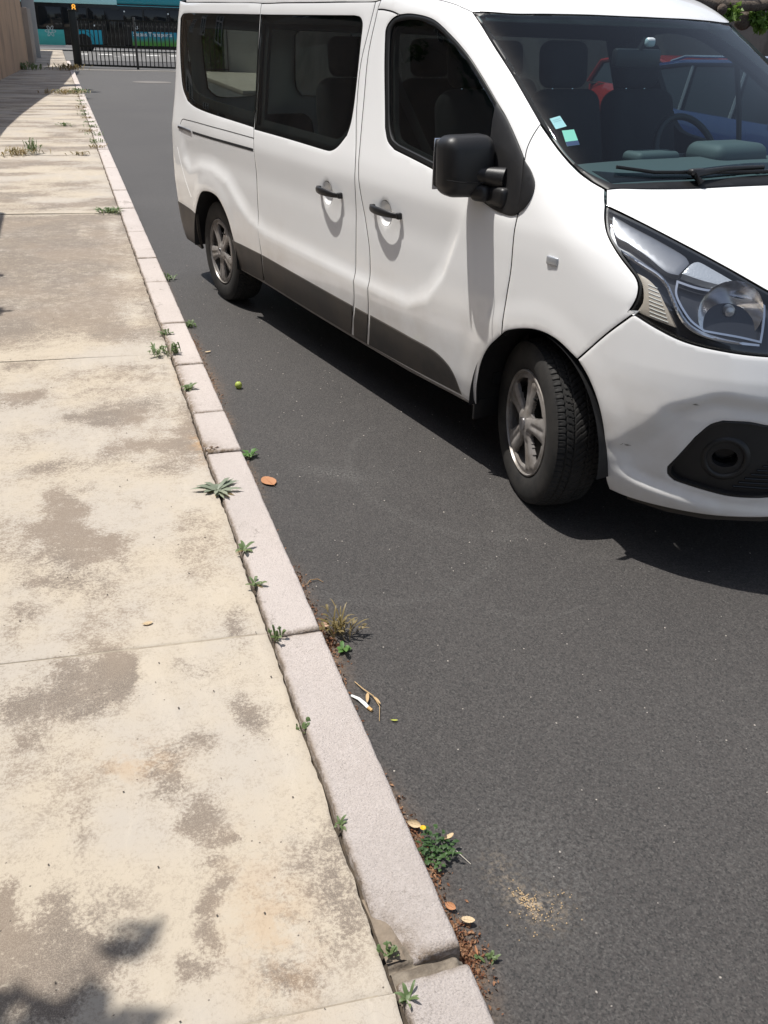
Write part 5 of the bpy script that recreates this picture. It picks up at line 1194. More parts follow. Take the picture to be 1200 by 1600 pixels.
for x0 in (-6.1, -4.6, -3.1, -1.2, .3, 1.9, 3.5):
    b_ = BM(); box(b_, (x0, -.004, 1.85), (1.40, .05, 1.15), .02); obj('window', b_, bwin, bus)
b_ = BM(); box(b_, (-2.25, -.006, 1.30), (1.15, .06, 2.05), .02); obj('door', b_, mat('bus_door', (.004, .005, .006), .15), bus)
for x in (-4.25, 3.6, 6.0):
    b_ = BM(); Mz = Matrix.Translation((x, -.02, .50)) @ Matrix.Rotation(math.pi/2, 4, 'Z')
    lathe(b_, [(.68, -.03), (.62, .01), (.0, .01)], 32, Mz); ar = obj('wheel_arch', b_, M['liner'], bus)
    b_ = BM(); lathe(b_, [(.49, .0), (.50, -.05), (.30, -.06), (.28, -.03), (.0, -.03)], 32, Matrix.Translation((x, -.04, .48)) @ Matrix.Rotation(math.pi/2, 4, 'Z')); lathe(b_, [(.13, -.05), (.0, -.06)], 20, Matrix.Translation((x, -.04, .48)) @ Matrix.Rotation(math.pi/2, 4, 'Z')); obj('wheel', b_, M['steel'], bus)
def text(s, x, z, size, mt, par, bold=0.0):
    c = bpy.data.curves.new('lettering', 'FONT'); c.body = s; c.size = size; c.extrude = .006; c.offset = bold
    o = bpy.data.objects.new('lettering', c); COL.objects.link(o); bpy.context.view_layer.update()
    me = bpy.data.meshes.new_from_object(o.evaluated_get(bpy.context.evaluated_depsgraph_get())); bpy.data.objects.remove(o)
    me.materials.append(mt); o = bpy.data.objects.new('lettering', me); COL.objects.link(o); o.parent = par; o.location = (x, -.050, z); o.rotation_euler = (R(90), 0, 0); return o
text('boutalib', -8.2, .62, .30, bwhite, bus, .004); text('Sagans Transports', -1.18, .93, .33, bwhite, bus, .006); text('A3', -1.1, 1.32, .24, bwhite, bus)
b_ = BM()
for k in range(6):
    a = k*math.pi/3; cx, cz = -6.15+.20*math.cos(a), 1.08+.20*math.sin(a)
    P = [(cx+(.12*math.cos(t)*math.cos(a)-.06*math.sin(t)*math.sin(a)), -.05, cz+(.12*math.cos(t)*math.sin(a)+.06*math.sin(t)*math.cos(a))) for t in np.linspace(0, 2*math.pi, 13)]; tube(b_, P, .014, 5, False)
obj('petal_emblem', b_, bwhite, bus)
b_ = BM(); box(b_, (-4.6, -.03, 2.42), (.50, .03, .50), .01); obj('route_display', b_, mat('route_black', (.01, .01, .01), .3), bus)
text('8', -4.74, 2.24, .50, mat('route_amber', (.5, .2, .02), .5, emit=((1, .45, .06), .9)), bus, .01)
for x, z in ((-1.6, 2.28), (1.1, 2.22), (-3.5, 1.45), (-7.6, 2.1)):
    b_ = BM(); lathe(b_, [(.05, -.03), (.0, -.045)], 12, Matrix.Translation((x, -.02, z)) @ Matrix.Rotation(math.pi/2, 4, 'Z')); obj('reflector', b_, bwhite, bus)

# ---------------------------------------------------------------- leaves, trees, hedges
def m_leaf(name, c1, c2, tr=.35):
    m = bpy.data.materials.new(name); m.use_nodes = True; t = m.node_tree; b = t.nodes['Principled BSDF']; b.inputs['Roughness'].default_value = .5
    n = t.nodes.new('ShaderNodeTexNoise'); n.inputs['Scale'].default_value = 6; tc = t.nodes.new('ShaderNodeTexCoord'); t.links.new(tc.outputs['Object'], n.inputs['Vector'])
    mp = t.nodes.new('ShaderNodeMapRange'); mp.inputs[1].default_value = .38; mp.inputs[2].default_value = .62; t.links.new(n.outputs['Fac'], mp.inputs[0])
    mx = t.nodes.new('ShaderNodeMix'); mx.data_type = 'RGBA'; mx.inputs[6].default_value = (*c1, 1); mx.inputs[7].default_value = (*c2, 1); t.links.new(mp.outputs[0], mx.inputs[0])
    tl = t.nodes.new('ShaderNodeBsdfTranslucent'); ms = t.nodes.new('ShaderNodeMixShader'); ms.inputs[0].default_value = tr
    t.links.new(mx.outputs[2], b.inputs['Base Color']); t.links.new(mx.outputs[2], tl.inputs[0]); t.links.new(b.outputs[0], ms.inputs[1]); t.links.new(tl.outputs[0], ms.inputs[2])
    t.links.new(ms.outputs[0], t.nodes['Material Output'].inputs[0]); return m
LG = m_leaf('leaf_green', (.10, .20, .03), (.19, .30, .06)); LD = m_leaf('leaf_dark_green', (.02, .05, .014), (.045, .085, .02)); LH = m_leaf('hedge_leaf', (.16, .34, .05), (.09, .22, .03))
bark = mat('bark', (.075, .055, .042), .95, bump=(30, .02), var=(8, .8, (.14, .115, .09)))
def leafcloud(name, C, size, mt, par=None, rng=RNG, **k):
    """many leaf-shaped faces, one about each centre in C"""
    C = np.asarray(C); n = len(C); a = rng.normal(size=(n, 3)); a /= np.linalg.norm(a, axis=1, keepdims=True); t = rng.normal(size=(n, 3)); t -= a*np.sum(a*t, 1, keepdims=True); t /= np.linalg.norm(t, axis=1, keepdims=True); b = np.cross(a, t)
    s = size*rng.uniform(.6, 1.3, (n, 1)); P = [C-t*s, C-t*s*.2+b*s*.42+a*s*.1, C+t*s, C-t*s*.2-b*s*.42+a*s*.1]
    V = np.stack(P, 1).reshape(-1, 3); F = np.arange(4*n).reshape(n, 4); me = bpy.data.meshes.new(name); me.vertices.add(4*n); me.vertices.foreach_set('co', V.ravel()); me.loops.add(4*n); me.loops.foreach_set('vertex_index', F.ravel().astype(np.int32))
    me.polygons.add(n); me.polygons.foreach_set('loop_start', np.arange(0, 4*n, 4, dtype=np.int32)); me.update(calc_edges=True); me.materials.append(mt)
    o = bpy.data.objects.new(name, me); COL.objects.link(o); o.parent = par; return tag(o, **k)
def clumps(cs, rs, per, rng=RNG):
    out = []
    for c, r in zip(cs, rs):
        d = rng.normal(size=(per, 3)); d /= np.linalg.norm(d, axis=1, keepdims=True); out.append(np.array(c)+d*(r*rng.uniform(.2, 1, (per, 1))**.5))
    return np.concatenate(out)
def tree(loc, h, cr, label, leafmat, size, nclump, per, seed, group=None, name='tree', squash=.8):
    rg = np.random.default_rng(seed); root = empty(name, loc, 0, label=label, cat='tree', group=group)
    b_ = BM(); ch = h-cr*squash; tube(b_, [(0, 0, 0), (.05, .03, ch*.4), (.0, .08, ch*.75), (.05, .05, ch+.2*cr)], [.05*h*.4, .036*h*.4, .028*h*.4, .012*h*.4], 10)
    cs = []; rs = []
    for i in range(nclump):
        d = rg.normal(size=3); d /= np.linalg.norm(d); q = rg.uniform(.45, .95); c = np.array((d[0]*cr*q, d[1]*cr*q, ch+cr*.25+d[2]*cr*q*squash)); cs.append(c); rs.append(cr*rg.uniform(.16, .30))
        if i % 3 == 0: tube(b_, [(0, .06, ch*.8), tuple((np.array((0, .06, ch*.8))+c)/2+(0, 0, .1)), tuple(c)], [.016*h*.4, .010*h*.4, .003*h*.4], 6)
    obj('trunk', b_, bark, root, 60); leafcloud('crown', clumps(cs, rs, per, rg), size, leafmat, root, rg); return root
# branches overhanging the pavement near the viewer: they throw the soft leaf shadows
def branch_tree(base, tips, label, seed, lm, trunk_h, size=.045):
    rg = np.random.default_rng(seed); root = empty('tree', base, 0, label=label, cat='tree'); b_ = BM(); B = np.array(base)
    tube(b_, [(0, 0, 0), (.04, .02, trunk_h*.5), (.1, 0, trunk_h)], [.11, .085, .06], 10); cs = []; 
    for t in tips:
        v = np.array(t[:3])-B; top = np.array((.1, 0, trunk_h)); m_ = (v+top)/2+np.array((0, 0, .35)); m_ = np.array((min(m_[0], -.1), m_[1]-.9, m_[2])) if t[4] < 30 else m_; tube(b_, [top, m_, v], [.04, .008, .001], 6)
        n = int(t[4]); d = rg.normal(size=(n, 3)); d /= np.linalg.norm(d, axis=1, keepdims=True); cs.append(v+d*t[3]*rg.uniform(0, 1, (n, 1))**.6)
    obj('trunk', b_, bark, root, 60); leafcloud('crown', np.concatenate(cs), size, lm, root, rg); return root
def above(x, y, h): k = h-.12; return (x+SUN.x/SUN.z*k, y+SUN.y/SUN.z*k, h)
tips = [(*above(-.060, 1.292, 3.4), .016, 5), (*above(-.100, 1.262, 3.4), .018, 7), (*above(-.062, 1.238, 3.4), .018, 7), (*above(-.028, 1.262, 3.4), .014, 2), (*above(-.16, 1.150, 3.2), .05, 18), (*above(-.24, 1.13, 3.2), .045, 18), (*above(-.30, 1.19, 3.2), .05, 16), (*above(-.06, 1.08, 3.2), .05, 12), (*above(-.17, 1.09, 3.2), .07, 34), (*above(-.11, 1.03, 3.2), .07, 40), (*above(-.2, .85, 3.2), .18, 420), (*above(-.55, .95, 3.2), .25, 500), (*above(-.62, 6.9, 2.6), .13, 40), (*above(-.57, 5.95, 2.6), .12, 60), (*above(-.95, 6.4, 3.0), .3, 400)]
branch_tree((-2.3, 2.4, 0), tips, 'leafy tree behind the boundary wall overhanging the paving', 3, LD, 3.4)
branch_tree((-2.6, 27.0, 0), [(*above(.10, 29.0, 4.2), .45, 500), (*above(.45, 29.2, 4.2), .35, 260), (*above(-.4, 28.6, 4.3), .5, 700), (*above(.75, 28.3, 4.2), .22, 120)], 'leafy tree reaching over the ochre wall', 4, LD, 4.6, .15)
# ground-hugging weeds
def leaf_strip(b_, base, az, L, W, rise, droop, seg=6, lobes=0, twist=0.):
    d = Vector((math.cos(az), math.sin(az), 0)); s_ = Vector((-math.sin(az), math.cos(az), 0)); rows = []
    for i in range(seg+1):
        f = i/seg; w_ = W*(math.sin(math.pi*min(1, f*.92+.06))**.7)*(1+(.35*math.cos(f*lobes*2*math.pi) if lobes else 0))*(.35 if f == 0 else 1)*(0.15 if f == 1 else 1)
        c = Vector(base)+d*L*f+Vector((0, 0, rise*math.sin(f*math.pi*.5)-droop*f*f)); cr = .18*w_
        rows.append([b_.verts.new(c-s_*w_+Vector((0, 0, cr))), b_.verts.new(c), b_.verts.new(c+s_*w_+Vector((0, 0, cr)))])
    for a, c in zip(rows[:-1], rows[1:]):
        for k in range(2): b_.faces.new((a[k], a[k+1], c[k+1], c[k]))
W1_ = m_leaf('weed_grey_green', (.20, .235, .165), (.29, .315, .225), .2); W2_ = m_leaf('weed_green', (.11, .17, .06), (.20, .25, .11), .3); W3_ = m_leaf('weed_dry', (.20, .16, .06), (.30, .22, .10), .3); W4_ = m_leaf('clover_bright_green', (.085, .20, .04), (.15, .27, .07), .3)
def rosette(loc, n, L, W, mt, label, seed, cat='weed', lobes=3, up=.25, group=None, jit=.4):
    rg = random.Random(seed); b_ = BM()
    for i in range(n):
        az = 2*math.pi*i/n+rg.uniform(-jit, jit); l = L*rg.uniform(.38, 1.1); leaf_strip(b_, (rg.gauss(0, .004), rg.gauss(0, .006), .001), az, l, W*rg.uniform(.7, 1.2), l*up*rg.uniform(.5, 1.5), l*up*.75*rg.random(), 7, lobes)
    o = obj('weed', b_, mt, None, 180, label=label, cat=cat, group=group); o.location = loc
    b_ = BM()
    for i in range(max(2, n//4)): leaf_strip(b_, (0, 0, .0015), rg.uniform(0, 6.28), L*rg.uniform(.4, .85), W*.55, L*.06, L*.05, 5)
    obj('dead_leaf', b_, W3_, o, 180)
    return o
def tuft(loc, n, H, spread, mt, label, seed, group=None, cat='weed', w_=.0022, clump=.01):
    rg = random.Random(seed); b_ = BM()
    for i in range(n):
        az = rg.uniform(0, 2*math.pi); h = H*rg.uniform(.4, 1); s_ = spread*rg.uniform(.3, 1); bx, by = rg.gauss(0, clump), rg.gauss(0, clump)
        leaf_strip(b_, (bx, by, 0), az, s_, w_*rg.uniform(.7, 1.6), h, h*.25*rg.random(), 5)
        if i % 2 == 0: leaf_strip(b_, (bx+s_*.5*math.cos(az), by+s_*.5*math.sin(az), h*.6), az+rg.uniform(-1.5, 1.5), s_*.5, w_*2.0, h*.25, h*.1, 4)
    o = obj('weed', b_, mt, None, 180, label=label, cat=cat, group=group); o.location = loc; return o
zs = .121
rosette((.392, 3.165, zs), 26, .098, .0105, W1_, 'large grey green rosette weed flat on the paving joint', 1, lobes=3, up=.22)
rosette((.408, 2.690, zs), 8, .042, .0065, W2_, 'small five leaved weed in the kerb crack above the bent one', 2, lobes=0, up=.5)
rosette((.405, 2.462, zs), 8, .036, .0058, W2_, 'small star shaped weed in the crack halfway to the kerb joint', 3, lobes=0, up=.5)
tuft((.412, 2.160, zs-.004), 14, .050, .030, W2_, 'upright weed growing where the open kerb joint meets the crack', 4, w_=.0035, clump=.008)
rosette((.420, 4.315, zs), 15, .052, .0085, W2_, 'compact toothed weed on the kerb stone below the cracked slab', 5, lobes=3, up=.45)
tuft((.424, 4.885, zs), 24, .075, .045, W2_, 'feathery weed standing at the right end of the broad slab crack', 6, w_=.0038, clump=.014)
tuft((.335, 4.880, zs-.004), 30, .070, .075, W2_, 'sprawling weed in the slab crack just left of the feathery one', 7, w_=.0035, clump=.03)
tuft((.408, 5.235, zs-.004), 16, .040, .045, W2_, 'low weed in the kerb crack behind the feathery weed', 8, w_=.0045, clump=.014)
tuft((.402, 1.762, zs-.006), 10, .020, .014, W2_, 'tiny moss like weed in the crack beside the long kerb stone', 9, w_=.004, clump=.010)
rosette((.402, 1.425, zs-.003), 10, .026, .0028, W2_, 'thin leaved starry weed in the crack near the yellow flower', 10, lobes=0, up=.6)
tuft((.408, 1.088, zs-.006), 14, .026, .018, W2_, 'small weed in the mortar at the broken kerb corner', 11, w_=.0035, clump=.008)
rosette((.408, .985, zs-.003), 11, .026, .0038, W2_, 'leafy weed at the bottom edge beside the last kerb stone', 12, lobes=0, up=.7)
tuft((.305, 9.225, zs-.004), 60, .055, .10, W2_, 'spreading green weed in the far slab joint near the kerb', 13, w_=.006, clump=.055)
tuft((-.63, 13.70, zs-.004), 90, .10, .13, W3_, 'dry tangled weed in the slab joint at the left edge', 14, w_=.006, clump=.12)
tuft((-.45, 13.80, zs-.004), 40, .22, .10, W2_, 'taller wispy weed at the right end of the dry tangle', 15, w_=.005, clump=.04)
tuft((.12, 13.60, zs-.004), 30, .06, .12, W3_, 'small dry weed in the joint between the dry tangle and the kerb', 16, w_=.006, clump=.06)
tuft((.415, 3.560, zs), 10, .012, .022, mat('withered_weed', (.12, .075, .045), .9), 'withered brown weed on the rusty patch of the paving', 17, w_=.0025, clump=.012)
rg = random.Random(5)
ORD = ['first', 'second', 'third', 'fourth', 'fifth', 'sixth', 'seventh', 'eighth', 'ninth', 'tenth', 'eleventh', 'twelfth', 'last']
for i, yy in enumerate([14.4, 15.0, 16.0, 16.6, 17.3, 18.2, 19.0, 19.7, 20.5, 21.3, 22.2, 23.2, 24.6]):
    tuft((.395+rg.uniform(-.03, .03), yy, zs-.004), 26, rg.uniform(.03, .075), .08, W2_ if i % 3 else W3_, '%s small weed along the far kerb crack counted from the near end' % ORD[i], 30+i, 'weeds along the far kerb crack', w_=.006, clump=.06)
tuft((.02, 17.6, zs-.004), 40, .07, .12, W2_, 'lone weed out on the sunlit paving far up the path', 50, w_=.006, clump=.06)
tuft((.06, 25.6, zs-.004), 120, .12, .25, W3_, 'yellowing weed mat at the edge of the wall shadow', 51, w_=.009, clump=.22)
tuft((.42, 25.8, zs-.004), 80, .14, .2, W2_, 'green weeds at the kerb by the edge of the wall shadow', 52, w_=.009, clump=.13)
tuft((.40, 38, zs-.004), 90, .25, .18, W3_, 'tall yellow green weeds in the sunlit gap before the gate', 53, w_=.015, clump=.25)
tuft((-1.3, 38, zs-.004), 120, .28, .25, W2_, 'overgrown weeds at the foot of the ochre wall', 54, w_=.02, clump=.35)
# road-side weeds
rosette((.606, 3.700, .004), 13, .050, .0080, W4_, 'bright green clover like weed at the foot of the kerb by the brown leaf', 60, lobes=2, up=.6)
tuft((.640, 2.290, .0), 46, .095, .075, W3_, 'dry straggling weed leaning over the road beside the kerb joint', 61, w_=.0022, clump=.018)
rosette((.628, 2.200, .004), 9, .032, .0085, W4_, 'small bright green sprig below the dry straggling weed', 62, lobes=0, up=.6)
b_ = BM(); rg = random.Random(9)
for i in range(110):
    az = rg.uniform(0, 6.28); r_ = .050*rg.random()**.5; leaf_strip(b_, (r_*math.cos(az)*.8, r_*1.2*math.sin(az), rg.uniform(.005, .028)), rg.uniform(0, 6.28), rg.uniform(.010, .020), rg.uniform(.0025, .0055), .004, .004, 5, 2)
o = obj('flowering_weed', b_, m_leaf('weed_deep_green', (.035, .085, .02), (.07, .14, .035)), None, 180, label='bushy dark green weed with a yellow flower against the kerb', cat='weed'); o.location = (.625, 1.385, .004)
b_ = BM()
for i in range(11): leaf_strip(b_, (-.018, .048, .036), i*.571, .008, .0022, .002, .001, 3)
obj('flower', b_, mat('yellow_petal', (.75, .42, .01), .6), o, 180)
tuft((.600, 5.755, .0), 22, .045, .05, W2_, 'grassy weed at the kerb foot level with the feathery weed', 63, w_=.004, clump=.02)
tuft((.595, 7.02, .0), 22, .05, .06, W2_, 'grassy weed at the kerb foot near the rear wheel', 64, w_=.0045, clump=.03)
tuft((.628, 1.095, .0), 10, .018, .02, W2_, 'tiny green shoot in the red litter at the bottom', 65, w_=.003, clump=.008)
# litter: reddish dry bits swept against the kerb
rg = np.random.default_rng(11); P = []; Fq = []; 
def bits(cy, ry, w_, n, s0=.0042):
    for _ in range(int(n*1.7)):
        y_ = rg.normal(cy, ry*.5); x_ = .552+abs(rg.normal(0, w_*.62)); z_ = .003+.012*rg.random()*math.exp(-(x_-.55)/.04); a = rg.normal(size=3); a /= np.linalg.norm(a); t = np.cross(a, rg.normal(size=3)); t /= np.linalg.norm(t); b = np.cross(a, t)
        s = s0*rg.uniform(.5, 1.7); c = np.array((x_, y_, z_)); k = len(P); P.extend([c-t*s, c+b*s*.45+a*s*.3, c+t*s, c-b*s*.45+a*s*.3]); Fq.append((k, k+1, k+2, k+3))
for (cy, ry, w_, n) in ((1.10, .085, .05, 620), (1.16, .06, .06, 200), (1.44, .07, .04, 420), (1.55, .05, .03, 150), (1.33, .03, .05, 120), (2.28, .12, .05, 420), (2.10, .08, .03, 160), (2.65, .12, .04, 240), (1.64, .02, .03, 50), (3.55, .25, .035, 130), (4.7, .5, .05, 200), (5.3, .3, .05, 200), (1.95, .16, .026, 200), (2.45, .12, .035, 220), (1.28, .06, .035, 160), (3.0, .25, .022, 90), (4.1, .2, .03, 90)): bits(cy, ry, w_, n)
o = pyobj('leaf_litter', P, Fq, mat('red_brown_litter', (.16, .055, .025), .85, var=(90, 1., (.34, .20, .11))), None, 180, kind='stuff')
# individual fallen leaves and scraps
def flat_leaf(name, loc, L, W, rz, mt, label, cat='leaf', curl=.25, tilt=0, seg=10, notch=True):
    b_ = BM(); rows = []
    for i in range(seg+1):
        f = i/seg; w_ = W*.5*math.sin(math.pi*(f*.96+.02))**.62; c = Vector((L*(f-.5), 0, curl*W*.5*(2*f-1)**2)); row = []
        for j in range(-4, 5): q = j/4; row.append(b_.verts.new(c+Vector((0, w_*q, curl*w_*q*q*.9+.0006*math.sin(i*2.7+j)))))
        rows.append(row)
    for a, c in zip(rows[:-1], rows[1:]):
        for k in range(8): b_.faces.new((a[k], a[k+1], c[k+1], c[k]))
    tube(b_, [(-L*.5-L*.14, 0, .002+curl*W*.5), (-L*.5, 0, curl*W*.5), (0, 0, .0009), (L*.46, 0, curl*W*.4)], [W*.022, W*.02, W*.016, W*.004], 5)
    me = bpy.data.meshes.new(name); b_.to_mesh(me); b_.free(); o = finish(name, me, mt, None, 180, label=label, cat=cat); o.location = loc; o.rotation_euler = (R(tilt), 0, R(rz)); return o
def m_dry(name, c1, c2):
    n = NT(name); wv = n.t.nodes.new('ShaderNodeTexWave'); wv.inputs['Scale'].default_value = 95; wv.inputs['Distortion'].default_value = 1.5; n.link(n.tc, wv.inputs['Vector'])
    return n.done(n.mix(n.math('MULTIPLY', n.rng(wv.outputs['Fac'], .2, .8), .8), c1, c2), .6, n.bump(wv.outputs['Fac'], .0008))
dry1 = m_dry('tan_dry_leaf', (.50, .24, .115), (.42, .19, .09)); dry2 = m_dry('cream_dry_leaf', (.62, .48, .30), (.55, .41, .25))
flat_leaf('fallen_leaf', (.640, 3.430, .006), .088, .062, 105, dry1, 'broad tan dry leaf lying in the gutter', curl=.10)
flat_leaf('fallen_leaf', (.055, 2.338, .121), .030, .017, 5, dry2, 'small cream leaf lying alone on the pale slab', curl=.3)
flat_leaf('fallen_leaf', (.600, 1.232, .010), .026, .016, -50, dry1, 'orange brown leaf leaning on the kerb above the cream leaf', curl=.4, tilt=20)
flat_leaf('fallen_leaf', (.622, 1.186, .014), .030, .017, -25, dry2, 'cream leaf on top of the lower litter pile', curl=.25)
flat_leaf('fallen_leaf', (.610, 1.115, .012), .022, .010, 80, dry1, 'narrow brown leaf standing in the lower litter pile', curl=.3, tilt=40)
flat_leaf('fallen_leaf', (.664, 1.405, .016), .032, .018, 20, dry2, 'cream folded leaf at the right of the flowering weed', curl=.7, tilt=-25)
flat_leaf('fallen_leaf', (.600, 1.470, .016), .034, .018, -40, dry2, 'cream leaf wedged against the kerb above the flowering weed', curl=.6, tilt=30)
flat_leaf('fallen_leaf', (.676, 1.851, .004), .020, .007, -20, m_dry('yellow_green_leaf', (.38, .42, .06), (.45, .45, .1)), 'tiny yellow green leaf on the asphalt', curl=.5)
flat_leaf('fallen_leaf', (.640, 5.22, .006), .04, .018, 20, dry2, 'pale leaf on the gutter soil below the grassy weed', curl=.3)
flat_leaf('fallen_leaf', (.603, 2.335, .014), .030, .015, -60, m_dry('pinkish_leaf', (.5, .3, .22), (.6, .42, .3)), 'pinkish scrap of leaf above the dry weed', curl=.5, tilt=20)
# white crumpled paper / cigarette end
b_ = BM(); tube(b_, [(0, 0, .006), (.016, -.024, .009), (.026, -.048, .007), (.031, -.064, .006)], [.0035, .0055, .0060, .0052], 9, flat=.7)
for v in b_.verts: v.co += Vector((rg.normal(), rg.normal(), rg.normal()))*.0005
pa = obj('paper_scrap', b_, mat('dirty_white_paper', (.72, .71, .68), .8), None, 40, label='twisted white paper scrap lying beside the kerb', cat='litter'); pa.location = (.590, 1.985, 0)
b_ = BM(); tube(b_, [(.031, -.064, .006), (.038, -.078, .005)], [.0052, .0045], 9); obj('torn_end', b_, mat('filter_orange', (.6, .38, .16), .8), pa)
b_ = BM(); tube(b_, [(0, 0, .004), (.012, -.045, .010), (.030, -.085, .012), (.036, -.13, .008), (.018, -.185, .004)], [.0014, .0018, .0018, .0013, .0008], 6); leaf_strip(b_, (.020, -.065, .010), -1.9, .045, .005, .004, .004, 6)
leaf_strip(b_, (.030, -.085, .010), -1.3, .04, .004, .004, .004, 6)
o = obj('dry_twig', b_, mat('straw', (.48, .33, .17), .7), None, 60, label='curved dry straw coloured stalk beside the white paper scrap', cat='twig'); o.location = (.617, 2.045, 0)
b_ = BM(); tube(b_, [(0, 0, .004), (.018, .02, .008), (.045, .022, .006), (.060, .0, .004)], [.001, .0018, .0016, .0008], 6); o = obj('dry_twig', b_, mat('brown_straw', (.36, .22, .10), .7), None, 60, label='curled brown stalk lying in the gutter above the dry weed', cat='twig'); o.location = (.605, 2.60, 0)
b_ = BM(); tube(b_, [(0, 0, .010), (.022, -.045, .004)], [.0010, .0006], 5); o = obj('dry_twig', b_, mat('pale_straw', (.55, .5, .42), .7), None, 60, label='thin pale stalk sticking out below the flowering weed', cat='twig'); o.location = (.668, 1.375, 0)
b_ = BM(); bmesh.ops.create_icosphere(b_, subdivisions=3, radius=.019)
for v in b_.verts: v.co.z *= 1.08; v.co *= 1+.02*math.sin(v.co.x*300)
o = obj('green_fruit', b_, mat('unripe_fruit', (.34, .44, .07), .5, var=(60, .6, (.45, .42, .12))), None, 180, label='small round green fruit lying on the asphalt', cat='fruit'); o.location = (.712, 4.585, .019)
b_ = BM(); tube(b_, [(0, 0, .0195), (.002, .001, .024)], [.0025, .0015], 6); obj('stalk', b_, bark, o)
b_ = BM()
for _ in range(110):
    q = rg.normal(0, 1, 2); bmesh.ops.create_icosphere(b_, subdivisions=1, radius=rg.uniform(.0007, .0024), matrix=Matrix.Translation((.772+q[0]*.010+q[1]*-.004, 1.205+q[1]*.020, .0015)) @ Matrix.Diagonal((1, 1, .5, 1)))
for _ in range(70):
    q = rg.normal(0, 1, 2); bmesh.ops.create_icosphere(b_, subdivisions=1, radius=rg.uniform(.0007, .0022), matrix=Matrix.Translation((.80+q[0]*.04, 1.17+q[1]*.03, .001)))
obj('sandy_crumbs', b_, mat('sandy_crumb', (.46, .33, .19), .9), None, 180, kind='stuff')
b_ = BM()
for _ in range(420):
    x_ = rg.uniform(.58, 2.6); y_ = rg.uniform(.9, 8); s = rg.uniform(.0008, .0026)*(1+.15*y_)
    bmesh.ops.create_icosphere(b_, subdivisions=1, radius=s, matrix=Matrix.Translation((x_, y_, s*.3)) @ Matrix.Diagonal((1, rg.uniform(.6, 1.5), .5, 1)))
obj('grit', b_, mat('pale_grit', (.40, .36, .32), .9), None, 180, kind='stuff')
b_ = BM()
for _ in range(160):
    x_ = rg.uniform(-.6, .38); y_ = rg.uniform(.9, 6); s = rg.uniform(.0006, .0022)*(1+.1*y_)
    bmesh.ops.create_icosphere(b_, subdivisions=1, radius=s, matrix=Matrix.Translation((x_, y_, .1215)) @ Matrix.Diagonal((1, rg.uniform(.6, 1.8), .5, 1)))
obj('grit_on_paving', b_, mat('dark_grit', (.10, .085, .07), .9), None, 180, kind='stuff')

# ---------------------------------------------------------------- beyond the van
b_ = BM(); box(b_, (9.8, 34, .06), (10.0, 13, .12), .01); obj('far_pavement', b_, mat('far_pavement_concrete', (.50, .44, .37), .9, bump=(20, .004), var=(1.2, .7, (.36, .31, .26))), None, 30, kind='structure')
hd = empty('hedge_fence', (5.75, 39.2, 0), 0, label='green hedge behind black railings seen through the rear side window', cat='hedge')
C = np.stack([RNG.uniform(-.45, .45, 3600), RNG.uniform(-.2, .3, 3600), RNG.uniform(.1, 3.4, 3600)], 1); leafcloud('hedge', C, .09, LH, hd)
b_ = BM()
for k in range(7): box(b_, (-.5+k*.165, -.45, 1.0), (.03, .03, 2.0))
for z in (.2, 1.9): box(b_, (0, -.45, z), (1.05, .04, .05))
obj('railings', b_, gm, hd)
white_w = mat('white_render', (.55, .55, .53), .85, var=(1.5, .6, (.42, .41, .39)))
wall_obj('garden_wall', [(18.2, 31.5, 2.4), (6.4, 38.9, 2.4)], .25, white_w, 'long off white wall seen through the van windows')
def building(loc, size, rz, wallm, label, storeys, nwin, roofc=(.3, .17, .11), z0=1.0, ww=1.0, wh=1.3, fm=None):
    w_, d_, h = size; root = empty('building', loc, R(rz), label=label, cat='building')
    b_ = BM(); box(b_, (0, d_/2, h/2), (w_, d_, h)); obj('wall', b_, wallm, root, 30)
    b_ = BM(); box(b_, (0, d_/2, h+.12), (w_+.5, d_+.5, .24), .03); obj('roof', b_, mat('roof_tiles', roofc, .9), root, 30)
    src = None
    for s_ in range(storeys):
        for k in range(nwin):
            x = -w_/2+w_*(k+.5)/nwin; z = z0+s_*2.9+wh/2
            if src is None:
                b_ = BM(); box(b_, (0, -.02, 0), (ww, .06, wh)); wa = obj('window', b_, bwin, root, 30)
                b_ = BM()
                for dx in (-ww/2, 0, ww/2): box(b_, (dx, -.07, 0), (.07, .06, wh+.07))
                for dz in (-wh/2, .1, wh/2): box(b_, (0, -.068, dz), (ww+.07, .06, .06))
                fr_ = obj('frame', b_, fm or M['white'], wa, 30); b_ = BM(); box(b_, (0, -.12, -wh/2-.08), (ww+.3, .2, .06), .01); sl = obj('sill', b_, grey, wa, 30); src = wa; wa.location = (x, 0, z)
            else:
                wa = src.copy(); COL.objects.link(wa); wa.location = (x, 0, z)
                for ch in (fr_, sl): c_ = ch.copy(); COL.objects.link(c_); c_.parent = wa
    return root
building((15.5, 17.5, 0), (26, 8, 7), -42, m_render('grey_brown_render', (.20, .175, .155), (.165, .145, .13), (.09, .08, .07)), 'grey brown building behind the van roof', 2, 9, z0=2.2, ww=1.15, wh=1.05, fm=mat('dark_window_frame', (.06, .055, .05), .5))
building((-9.5, 8, 0), (44, 8, 8.5), 90, m_render('ochre_block_render', (.30, .235, .17), (.25, .20, .15), (.12, .10, .08)), 'unseen long ochre block added to darken window reflections', 3, 14)  # added out of view so the van's side windows reflect something dark
